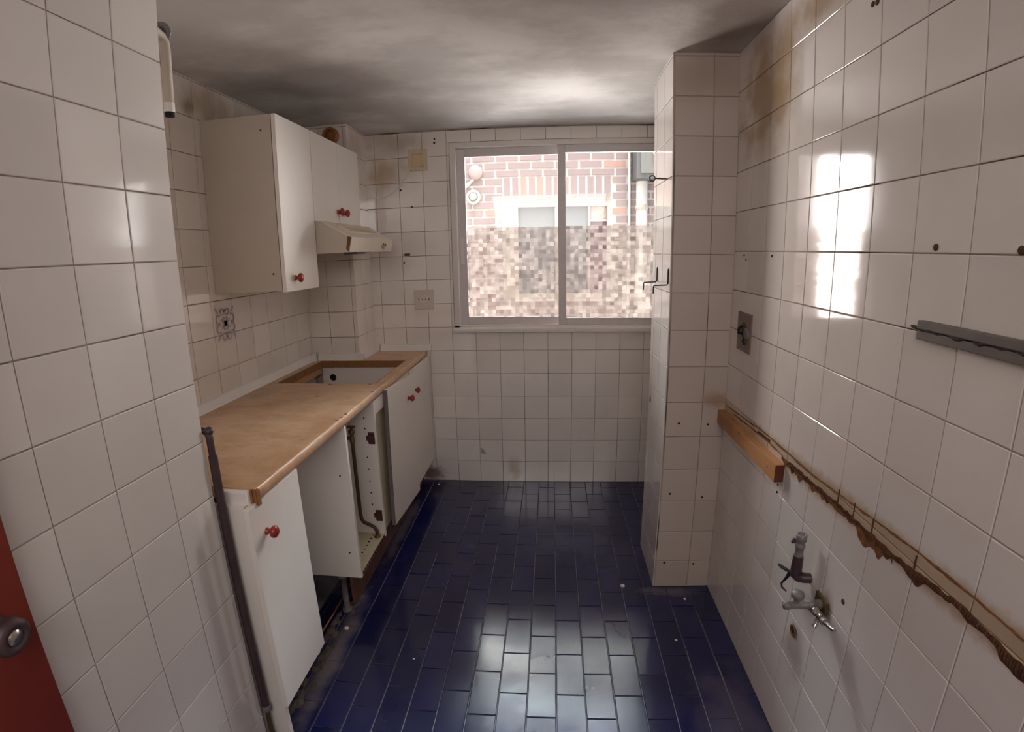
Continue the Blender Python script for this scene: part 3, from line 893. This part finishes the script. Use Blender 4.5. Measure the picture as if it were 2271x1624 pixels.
# recessed air slot on the slanted top: shallow frame with a darker floor
sl = Matrix.Translation((-0.988, 2.66, 1.643)) @ Matrix.Rotation(math.atan2(0.075, 0.139), 4, 'Y')
mb = MB().box(-0.032, 0.032, -0.20, 0.20, -0.001, 0.0015, 0, sl)
obj('air_slot', mb, M['cream'], hd)
mb = MB().box(-0.038, -0.032, -0.21, 0.21, -0.002, 0.005, 0.001, sl).box(0.032, 0.038, -0.21, 0.21, -0.002, 0.005, 0.001, sl)
mb.box(-0.032, 0.032, -0.21, -0.20, -0.002, 0.005, 0.001, sl).box(-0.032, 0.032, 0.20, 0.21, -0.002, 0.005, 0.001, sl)
obj('slot_frame', mb, M['hood'], hd)
F = Matrix.Translation((-0.9165, 2.83, 1.567)) @ Matrix.Rotation(math.radians(90 - 12.4), 4, 'Y')
mb = MB()
n = 20
ov = [(0.018 * math.cos(2 * PI * k / n), 0.042 * math.sin(2 * PI * k / n), 0) for k in range(n)]
mb.add([F @ Vector(p) for p in ov] + [F @ Vector((p[0] * .9, p[1] * .93, 0.004)) for p in ov], [list(range(n, 2 * n))] + [[i, (i + 1) % n, n + (i + 1) % n, n + i] for i in range(n)])
sp_ = obj('switch_plate', mb, M['cream_plastic'], hd)
for yy in (-0.016, 0.016):
    mb = MB().box(-0.009, 0.009, yy - 0.008, yy - 0.002, 0.003, 0.007, 0.001, F).box(-0.009, 0.009, yy + 0.001, yy + 0.006, 0.003, 0.007, 0.001, F)
    obj('switch', mb, M['brass_old'], sp_)
obj('lamp_cover', B(-1.02, -0.95, 2.50, 2.62, 1.520, 1.531, 0.002), M['edge_dark'], hd)

st = thing('flue_stub', (-1.215, CY - 0.03, 2.16), 'orange-brown round flue stub on the duct column, above the short wall cabinet', 'flue')
obj('collar', MB().lathe((-1.215, CY - 0.005, 2.19), (0, -1, 0), [(0, 0.046), (0.03, 0.044), (0.034, 0.040), (0.034, 0.034), (0.020, 0.032)], 20), M['terracotta'], st)
obj('bore', MB().lathe((-1.215, CY - 0.006, 2.19), (0, -1, 0), [(0, 0.033), (0.018, 0.033), (0.0182, 0)], 20), M['terracotta'], st)

# ------------------------------------------------------------------ pipes on the left
t = thing('gas_pipe', (-0.862, 1.116, 0), 'dark brown upright gas pipe at the end of the near left wall', 'pipe')
obj('lower_pipe', MB().tube([(-0.863, 1.117, 1.020), (-0.862, 1.117, 0.6), (-0.861, 1.117, 0.19)], 0.0115, 12), M['dark_metal'], t)
obj('upper_pipe', MB().tube([(-0.905, 1.118, 1.087), (-0.880, 1.118, 1.087), (-0.868, 1.118, 1.083), (-0.864, 1.118, 1.070), (-0.864, 1.118, 1.02)], [0.009, 0.009, 0.0095, 0.0095, 0.0085], 12), M['dark_metal'], t)
obj('elbow', MB().lathe((-0.864, 1.119, 1.086), (0.55, -0.45, 0.25), [(-0.012, 0), (-0.010, 0.008), (0, 0.012), (0.008, 0.010), (0.012, 0.004), (0.013, 0)], 12), M['dark_metal'], t)
obj('bottom_collar', MB().lathe((-0.861, 1.117, 0.170), Z_, [(0, 0.010), (0.006, 0.0145), (0.022, 0.0145), (0.024, 0.012), (0.025, 0)], 12), M['edge_dark'], t)
obj('rusty_tail', MB().tube([(-0.862, 1.117, 0.175), (-0.864, 1.117, 0.09), (-0.858, 1.117, 0.05), (-0.850, 1.118, 0.004)], 0.007), M['brown_pipe'], t)
t = thing('pipe_stub', (-0.93, 1.2, 1.875), 'dirty white open-ended pipe bent down behind the near left wall, under the ceiling', 'pipe')
obj('pipe', MB().tube([(-0.931, 1.106, 2.066), (-0.931, 1.17, 2.066), (-0.931, 1.188, 2.062), (-0.931, 1.198, 2.050), (-0.931, 1.2, 2.03), (-0.931, 1.2, 1.885)], 0.0125, 14, cap=False), M['melamine_side'], t)
obj('clean_end', MB().tube([(-0.931, 1.2, 1.905), (-0.931, 1.2, 1.882)], 0.0135, 14, cap=False), M['white_plastic'], t)
obj('bore', MB().tube([(-0.931, 1.2, 1.895), (-0.931, 1.2, 1.872)], 0.0115, 14), M['black'], t)
obj('wall_clip', MB().lathe((-0.934, 1.196, 2.077), (0.15, -1, -0.3), [(-0.006, 0.016), (0, 0.0235), (0.004, 0.023), (0.007, 0.016), (0.006, 0.010), (0.002, 0.009), (0.001, 0)], 14), M['grey_metal'], t)

# ------------------------------------------------------------------ fittings on the far wall
def plate(x0, x1, z0, z1, mat, nm, lab, cat):
    t = thing(nm, ((x0 + x1) / 2, YF - 0.004, z0), lab, cat)
    obj('plate', B(x0, x1, YF - 0.016, YF - 0.003, z0, z1, 0.003), mat, t)
    return t
t = plate(-0.852, -0.736, 2.016, 2.144, M['cream_plastic'], 'junction_box', 'yellowed square junction box left of the window top', 'junction box')
mb = MB()
for a, b_, c_, d_ in ((-0.828, -0.760, 2.113, 2.120), (-0.828, -0.760, 2.040, 2.047), (-0.828, -0.821, 2.040, 2.120), (-0.767, -0.760, 2.040, 2.120)):
    mb.box(a, b_, YF - 0.022, YF - 0.015, c_, d_, 0.001)
obj('lid_rim', mb, M['cream_plastic'], t)
wire = [(-0.843, 3.178, 2.03), (-0.86, 3.172, 1.995), (-0.89, 3.168, 1.95), (-0.927, 3.165, 1.909), (-0.97, 3.15, 1.877), (-1.015, 3.13, 1.86), (-1.055, 3.105, 1.857), (-1.09, 3.075, 1.87), (-1.105, 3.04, 1.905), (-1.112, 3.0, 1.95), (-1.115, 2.955, 1.99)]
tag(obj('loose_wire', MB().tube(wire, 0.0030, 8), M['white_plastic']), 'thin white wire hanging in a loop from the junction box', 'wire')
t = plate(-0.849, -0.729, 1.168, 1.289, M['socket'], 'wall_socket', 'white square wall socket left of the window, above the worktop', 'socket')
obj('socket_ring', MB().lathe((-0.789, YF - 0.0155, 1.2285), (0, -1, 0), [(0, 0.026), (0.003, 0.025), (0.003, 0.021), (0.0005, 0.020), (0.0004, 0)], 20), M['white_plastic'], t)
mb = MB()
for dx in (-0.010, 0.010):
    mb.lathe((-0.789 + dx, YF - 0.0165, 1.2285), (0, -1, 0), [(0, 0.0032), (0.001, 0.003), (0.0012, 0)], 8)
for dx in (-0.032, 0.032):
    mb.box(-0.789 + dx - 0.003, -0.789 + dx + 0.003, YF - 0.0175, YF - 0.0155, 1.224, 1.233)
obj('socket_holes', mb, M['brass_old'], t)

# ------------------------------------------------------------------ printed motif on the recess wall
x = XB + 0.0055
cy_, cz_, hy, hz = 2.066, 1.243, 0.074, 0.073
mb = MB()
def rib(pts, wd):
    P = [Vector((0, cy_ + p[0] * hy, cz_ + p[1] * hz)) for p in pts]
    vs = []
    for i, p in enumerate(P):
        t_ = (P[min(i + 1, len(P) - 1)] - P[max(i - 1, 0)]).normalized()
        n_ = Vector((0, -t_.z, t_.y))
        vs += [Vector((x, p.y, p.z)) + n_ * wd, Vector((x, p.y, p.z)) - n_ * wd]
    vs2 = [v_ + Vector((0.0006, 0, 0)) for v_ in vs]
    n_ = len(vs)
    mb.add(vs + vs2, [[2 * i + n_, 2 * i + 2 + n_, 2 * i + 3 + n_, 2 * i + 1 + n_] for i in range(len(P) - 1)])
def arc(cx, cy, r, a0, a1, n=10, rx=1.0):
    return [(cx + rx * r * math.cos(math.radians(a0 + (a1 - a0) * k / n)), cy + r * math.sin(math.radians(a0 + (a1 - a0) * k / n))) for k in range(n + 1)]
for sx in (-1, 1):
    for sz in (-1, 1):
        a0 = 90 - 90 * sx
        rib([(px * 1, py) for px, py in arc(sx * 0.66, sz * 0.28, 0.24, a0 - 130, a0 + 130)], 0.0045)
        rib(arc(sx * 0.24, sz * 0.82, 0.17, 180 if sz > 0 else 0, 0 if sz > 0 else -180, 8) if sz < 0 else arc(sx * 0.24, 0.72, 0.17, 0, 180, 8), 0.0042)
        rib([(sx * 0.07, sz * 0.60), (sx * 0.07, sz * 0.86)], 0.003)
        rib([(sx * 0.41, sz * 0.58), (sx * 0.41, sz * 0.80)], 0.003)
        rib([(sx * 0.68, sz * 0.68), (sx * 0.92, sz * 0.98)], 0.0048)
        rib([(sx * 0.05, sz * 0.02), (sx * 0.20, sz * 0.26), (sx * 0.10, sz * 0.40)], 0.006)
        rib([(sx * 0.25, sz * 0.10), (sx * 0.42, sz * 0.28)], 0.004)
rib([(-0.22, 0), (0.22, 0)], 0.009)
rib([(0, -0.18), (0, 0.18)], 0.009)
rib([(-0.35, 0.55), (0.35, 0.55)], 0.003)
rib([(-0.35, -0.55), (0.35, -0.55)], 0.003)
tag(obj('wall_sticker', mb, M['sticker']), 'faded purple-grey scroll motif on the tiles above the worktop', 'sticker')

# ------------------------------------------------------------------ things on the pillar's window side
t = thing('eye_hook', (PX - 0.03, 2.16, 1.79), 'dark screw eye high on the pillar, beside the window', 'hook')
rg = [(PX - 0.062 + 0.011 * math.cos(a), 2.160, 1.796 + 0.011 * math.sin(a)) for a in [2 * PI * k / 16 for k in range(17)]]
obj('eye', MB().tube(rg, 0.0028, 8), M['dark_metal'], t)
obj('shank', MB().tube([(PX - 0.051, 2.160, 1.796), (PX - 0.02, 2.160, 1.795), (PX, 2.160, 1.794)], [0.003, 0.0035, 0.0025], 8), M['dark_metal'], t)
for y, lab in ((2.31, 'thin black wire hook on the pillar, the one nearer the window glass'), (2.09, 'thin black wire hook on the pillar, the one at its front corner')):
    t = thing('wire_hook', (PX - 0.03, y, 1.34), lab, 'hook', 'black wire hooks on the pillar')
    xx = PX - 0.006
    obj('wire', MB().tube([(xx, y, 1.428), (xx, y, 1.40), (xx, y, 1.376), (xx - 0.004, y, 1.370), (xx - 0.055, y, 1.368), (xx - 0.058, y, 1.364), (xx - 0.058, y, 1.335)], 0.0026, 8), M['black'], t)
    obj('screw', MB().lathe((PX - 0.002, y, 1.428), (-1, 0, 0), [(0, 0.008), (0.004, 0.008), (0.007, 0.004), (0.0072, 0)], 10), M['dark_metal'], t)
obj('chip_outline', MB().tube([(PX - 0.0045, 2.37, 0.80), (PX - 0.0045, 2.36, 0.815), (PX - 0.0045, 2.375, 0.835), (PX - 0.0045, 2.385, 0.80)], 0.0015, 6), M['edge_dark'], pl)

# ------------------------------------------------------------------ things on the right wall
XT = XR - 0.004
t = thing('socket_box', (XT, 1.90, 1.13), 'stripped metal socket box with loose wires, high on the right wall by the pillar', 'socket box')
obj('plate', B(XT - 0.005, XT + 0.001, 1.832, 1.968, 1.135, 1.280, 0.002), M['steel_plate'], t)
obj('opening', MB().lathe((XT - 0.0052, 1.90, 1.215), (-1, 0, 0), [(0, 0.030), (0.0005, 0.029), (0.0007, 0)], 16), M['brown_pipe'], t)
obj('wire_end', MB().tube([(XT - 0.004, 1.915, 1.200), (XT - 0.020, 1.912, 1.205), (XT - 0.022, 1.905, 1.222), (XT - 0.012, 1.900, 1.232)], 0.005, 8), M['black'], t)
obj('wire_end', MB().tube([(XT - 0.004, 1.880, 1.195), (XT - 0.015, 1.876, 1.180), (XT - 0.010, 1.872, 1.165)], 0.0045, 8), M['black'], t)
obj('cover_disc', MB().lathe((XT - 0.005, 1.868, 1.205), (-1, 0, 0), [(0, 0.024), (0.004, 0.023), (0.006, 0.014), (0.0062, 0)], 16), M['grey_metal'], t)
obj('cover_disc', MB().lathe((XT - 0.005, 1.892, 1.162), (-1, 0, 0), [(0, 0.015), (0.004, 0.014), (0.005, 0)], 14), M['steel_plate'], t)

t = thing('timber_batten', (XT - 0.014, 1.76, 0.803), 'orange-brown timber batten fixed low on the right wall beside the pillar', 'batten')
obj('batten', B(XT - 0.030, XT, 1.472, PY0 - 0.005, 0.803, 0.860, 0.0015), M['pine'], t)
obj('end_grain', B(XT - 0.0295, XT - 0.0005, 1.4705, 1.4725, 0.8035, 0.8595), M['pine_end'], t)
obj('nail_head', MB().lathe((XT - 0.030, 1.53, 0.828), (-1, 0, 0), [(0, 0.003), (0.001, 0.0028), (0.0012, 0)], 8), M['black'], t)
obj('nail_head', MB().lathe((XT - 0.030, 1.80, 0.850), (-1, 0, 0), [(0, 0.004), (0.001, 0.0038), (0.0012, 0)], 8), M['black'], t)

t = thing('grey_rail', (XT - 0.01, 0.55, 1.343), 'dirty grey rail on the right wall with a wavy dark gap along it', 'rail')
mb = MB()
mb.box(XT - 0.016, XT, 0.10, 0.955, 1.3615, 1.378, 0.002).box(XT - 0.013, XT, 0.10, 0.958, 1.341, 1.3585, 0.002)
obj('channel', mb, M['strip_grey'], t)
pth = []
yy = 0.975
k = 0
while yy > 0.10:
    pth.append((XT - 0.012 + 0.002 * math.sin(k), yy, 1.360 + 0.0022 * math.sin(k * 1.5) + (0.004 if k == 0 else 0)))
    yy -= 0.011
    k += 1
obj('sealant_bead', MB().tube(pth, [0.0026 + 0.0012 * math.sin(i * 1.3) for i in range(len(pth))], 8), M['sealant'], t)

# water connections where a sink stood
t = thing('drain_elbow', (XT - 0.02, 1.235, 0.60), 'dark elbow pipe with a grey valve on top, sticking out of the right wall', 'pipe')
obj('elbow', MB().tube([(XT + 0.001, 1.227, 0.623), (XT - 0.018, 1.232, 0.622), (0.697, 1.240, 0.621), (0.691, 1.243, 0.626), (0.690, 1.244, 0.640), (0.690, 1.244, 0.686)], [0.0145, 0.015, 0.0155, 0.016, 0.0155, 0.014], 14), M['dark_metal'], t)
vb = obj('valve_body', MB().lathe((0.690, 1.244, 0.682), Z_, [(0, 0.0125), (0.012, 0.0115), (0.030, 0.011), (0.032, 0.0135), (0.040, 0.0135), (0.042, 0.0115), (0.050, 0.0115), (0.052, 0.0145), (0.070, 0.0145), (0.071, 0.010), (0.058, 0.009)], 14), M['grey_metal'], t)
obj('side_nipple', MB().lathe((0.684, 1.252, 0.722), (-0.55, 0.8, 0.1), [(0, 0.005), (0.008, 0.005), (0.009, 0.008), (0.014, 0.008), (0.0145, 0)], 10), M['dark_metal'], vb)
mb = MB().tube([(0.688, 1.256, 0.620), (0.686, 1.285, 0.612), (0.684, 1.312, 0.604), (0.684, 1.335, 0.598)], [0.003, 0.005, 0.0055, 0.004], 8)
mb.tube([(0.686, 1.270, 0.612), (0.685, 1.279, 0.592), (0.685, 1.292, 0.572), (0.685, 1.304, 0.555), (0.685, 1.298, 0.545), (0.685, 1.270, 0.551)], [0.0055, 0.0045, 0.0035, 0.003, 0.003, 0.002], 8)
obj('hose_clip', mb, M['black'], t)

t = thing('wall_tap', (XT - 0.04, 1.144, 0.56), 'grey wall tap with a round handle and chrome side outlet, below the dark elbow pipe', 'tap')
obj('body', MB().lathe((XT - 0.006, 1.144, 0.600), (-1, 0, 0), [(0, 0.013), (0.020, 0.012), (0.021, 0.0150), (0.034, 0.0150), (0.036, 0.0115), (0.060, 0.0105), (0.085, 0.0100), (0.088, 0.0115), (0.102, 0.0110), (0.104, 0.0)], 14), M['grey_metal'], t)
obj('handwheel', MB().lathe((0.650, 1.144, 0.606), (0.05, 0, 1), [(0, 0.007), (0.014, 0.007), (0.017, 0.011), (0.020, 0.0165), (0.028, 0.0175), (0.034, 0.015), (0.037, 0.007), (0.038, 0)], 14), M['grey_metal'], t)
obj('wall_flange', B(XT - 0.008, XT + 0.001, 1.116, 1.176, 0.584, 0.622, 0.003), M['brass_old'], t)
sp2 = obj('side_outlet', MB().lathe((0.694, 1.138, 0.597), (0, -1, 0.06), [(0, 0.0085), (0.012, 0.0085), (0.013, 0.012), (0.024, 0.012), (0.025, 0.0095), (0.055, 0.0085), (0.057, 0.0105), (0.066, 0.0105), (0.067, 0.006), (0.06, 0.0055)], 12), M['chrome'], t)
obj('outlet_lever', MB().tube([(0.690, 1.098, 0.592), (0.688, 1.096, 0.578), (0.680, 1.092, 0.570)], [0.005, 0.006, 0.007], 10), M['chrome'], sp2)
obj('outlet_lever', MB().tube([(0.694, 1.074, 0.600), (0.698, 1.050, 0.602), (0.700, 1.034, 0.606)], [0.006, 0.005, 0.005], 10), M['chrome'], sp2)
t = thing('capped_pipe_hole', (XT, 1.262, 0.40), 'rusty open hole in the right wall tiles below the wall tap', 'hole')
obj('rim', MB().lathe((XT - 0.001, 1.262, 0.416), (-1, 0, 0), [(0, 0.019), (0.003, 0.018), (0.004, 0.014), (0.001, 0.012)], 12), M['rust_light'], t)
obj('bore', MB().lathe((XT - 0.0012, 1.262, 0.416), (-1, 0, 0), [(0, 0.0135), (0.0012, 0.013), (0.0014, 0)], 12), M['black'], t)

# ------------------------------------------------------------------ across the light well
YE = 5.6
fc = thing('brick_facade', (0.1, YE, -0.6), 'dark brick house wall with white mortar seen through the window', 'building')
obj('mortar_bed', MB().box(-3.4, -0.49, YE + 0.012, YE + 0.25, -0.6, 3.3).box(0.652, 3.6, YE + 0.012, YE + 0.25, -0.6, 3.3).box(-0.49, 0.652, YE + 0.012, YE + 0.25, 2.066, 3.3).box(-0.49, 0.652, YE + 0.012, YE + 0.25, -0.6, 1.0), M['mortar'], fc)
PZ, PL = 0.0815, 0.251
bl = {}
def brick_obj(w_, h_, cx, cz):
    key = (round(w_, 3), round(h_, 3))
    if key not in bl:
        bl[key] = MB().box(-w_ / 2, w_ / 2, 0, 0.03, -h_ / 2, h_ / 2).mesh('brick', M['brick'])
    o = bpy.data.objects.new('brick', bl[key])
    COL.objects.link(o)
    o.parent = fc
    o.location = Vector((cx, YE + random.uniform(-0.002, 0.002), cz)) - fc.location
zrow = 2.541 - 0.0815 * 10
stuff = MB()
for r in range(-28, 24):
    z0 = zrow + r * PZ
    if z0 < -0.55 or z0 > 3.25:
        continue
    for q in range(-12, 13):
        a = 0.06 + q * PL + (PL / 2 if r % 2 else 0)
        rects = [(a + 0.013, a + PL - 0.013, z0 + 0.012, z0 + PZ - 0.012)]
        rects = [s_ for r_ in rects for s_ in minus(r_, (-0.50, 0.662, 0.99, 2.30))]
        for (xa_, xb_, za_, zb_) in rects:
            if xb_ - xa_ < 0.03 or zb_ - za_ < 0.03:
                continue
            if z0 > 1.62 and z0 < 2.95 and xa_ > -1.5 and xb_ < 1.75:
                brick_obj(xb_ - xa_, zb_ - za_, (xa_ + xb_) / 2, (za_ + zb_) / 2)
            else:
                stuff.box(xa_, xb_, YE, YE + 0.03, za_, zb_)
for k in range(13):
    brick_obj(0.060, 0.215, -0.490 + 0.044 + k * 0.0878, 2.182)
so = obj('distant_bricks', stuff, M['brick'], fc)
so['kind'] = 'stuff'
mb = MB()
mb.box(-0.49, -0.335, YE + 0.02, YE + 0.10, 1.0, 2.066).box(0.605, 0.652, YE + 0.02, YE + 0.10, 1.0, 2.066).box(-0.335, 0.605, YE + 0.02, YE + 0.10, 1.985, 2.066)
mb.box(0.055, 0.10, YE + 0.03, YE + 0.10, 1.0, 1.985).box(-0.335, 0.605, YE + 0.02, YE + 0.14, 1.0, 1.06).box(0.405, 0.43, YE + 0.03, YE + 0.10, 1.06, 1.985).box(0.43, 0.605, YE + 0.035, YE + 0.10, 1.825, 1.845)
wn_ = obj('facade_window', mb, M['ext_frame'], fc)
obj('pane', B(-0.335, 0.055, YE + 0.07, YE + 0.08, 1.06, 1.985), M['ext_pane'], wn_)
obj('pane', B(0.10, 0.405, YE + 0.07, YE + 0.08, 1.06, 1.985), M['ext_pane'], wn_)
obj('pane', B(0.43, 0.605, YE + 0.07, YE + 0.08, 1.845, 1.985), M['steel_plate'], wn_)
obj('maroon_panel', B(0.43, 0.605, YE + 0.06, YE + 0.08, 1.06, 1.825), M['ext_maroon'], wn_)
t = thing('wall_vent', (-0.774, YE, 2.30), 'pinkish round vent cover on the brick facade, upper of two', 'vent', 'round vents on the brick facade')
obj('cover', MB().lathe((-0.774, YE + 0.005, 2.360), (0, -1, 0), [(0, 0.078), (0.03, 0.078), (0.045, 0.068), (0.05, 0.03), (0.05, 0)], 24), M['ext_pink'], t)
obj('conduit', MB().tube([(-0.80, YE - 0.01, 2.29), (-0.84, YE - 0.012, 2.25), (-0.90, YE - 0.01, 2.20)], 0.018), M['ext_white'], t)
t = thing('wall_vent', (-0.805, YE, 2.03), 'white ringed round flue outlet on the brick facade, lower of two', 'vent', 'round vents on the brick facade')
obj('cover', MB().lathe((-0.805, YE + 0.005, 2.105), (0, -1, 0), [(0, 0.078), (0.02, 0.078), (0.03, 0.070), (0.03, 0.045), (0.02, 0.044)], 24), M['ext_white'], t)
obj('nozzle', MB().lathe((-0.805, YE - 0.01, 2.105), (0, -1, 0), [(0, 0.044), (0.03, 0.040), (0.05, 0.036), (0.055, 0.02), (0.055, 0)], 20), M['ext_frame'], t)
obj('nozzle_ring', MB().lathe((-0.805, YE - 0.020, 2.105), (0, -1, 0), [(0, 0.050), (0.006, 0.049), (0.007, 0.041)], 20), M['ac_grey'], t)
tag(obj('white_conduit', MB().tube([(0.833, YE - 0.02, -0.6), (0.833, YE - 0.02, 3.3)], 0.016), M['ext_white']), 'thin white upright conduit on the brick facade left of the downpipe', 'pipe')
t = thing('downpipe', (0.955, YE - 0.073, -0.6), 'wide white downpipe with a joint band on the brick facade', 'pipe')
obj('pipe', MB().tube([(0.955, YE - 0.073, -0.6), (0.955, YE - 0.073, 2.23)], 0.060, 16), M['ext_white'], t)
obj('joint_band', MB().lathe((0.955, YE - 0.073, 1.93), Z_, [(0, 0.060), (0.004, 0.068), (0.05, 0.068), (0.054, 0.060)], 16), M['ext_frame'], t)
t = thing('air_conditioner', (1.15, YE - 0.15, 2.225), 'grey outdoor air conditioner unit on the brick facade at upper right', 'air conditioner')
obj('casing', B(0.862, 1.55, YE - 0.30, YE - 0.003, 2.225, 2.80, 0.01), M['ac_grey'], t)
obj('front_grille', B(0.905, 1.50, YE - 0.312, YE - 0.299, 2.275, 2.76, 0.004), M['ac_light'], t)
obj('fan_opening', MB().lathe((1.20, YE - 0.312, 2.53), (0, -1, 0), [(0, 0.19), (0.006, 0.188), (0.006, 0.17), (0.001, 0.165), (0.001, 0)], 28), M['edge_dark'], t)
mb = MB()
for k in range(6):
    mb.box(1.01, 1.39, YE - 0.322, YE - 0.318, 2.38 + k * 0.06, 2.385 + k * 0.06)
obj('guard_wires', mb, M['ac_grey'], t)

for o_, l_ in ((fl, 'dark blue glazed brick-bond floor tiles with pale joints'), (wl, 'near left wall of square white tiles with grey joints'), (wb, 'tiled back wall of the recess behind the worktop'), (wr, 'tiled right wall with brown stains and a rusty worktop line'), (wf, 'tiled wall round the window at the end of the room'), (wk, 'plain plaster wall behind the viewer'), (pl, 'square tiled pillar projecting by the right wall'), (du, 'tiled duct column in the corner behind the sink'), (win, 'grey aluminium sliding window with mosaic film on its lower half'), (dr, 'red-brown door leaf folded back against the near left wall'), (bpy.data.objects['ceiling'], 'patchy grey-white painted ceiling')):
    o_['label'] = l_
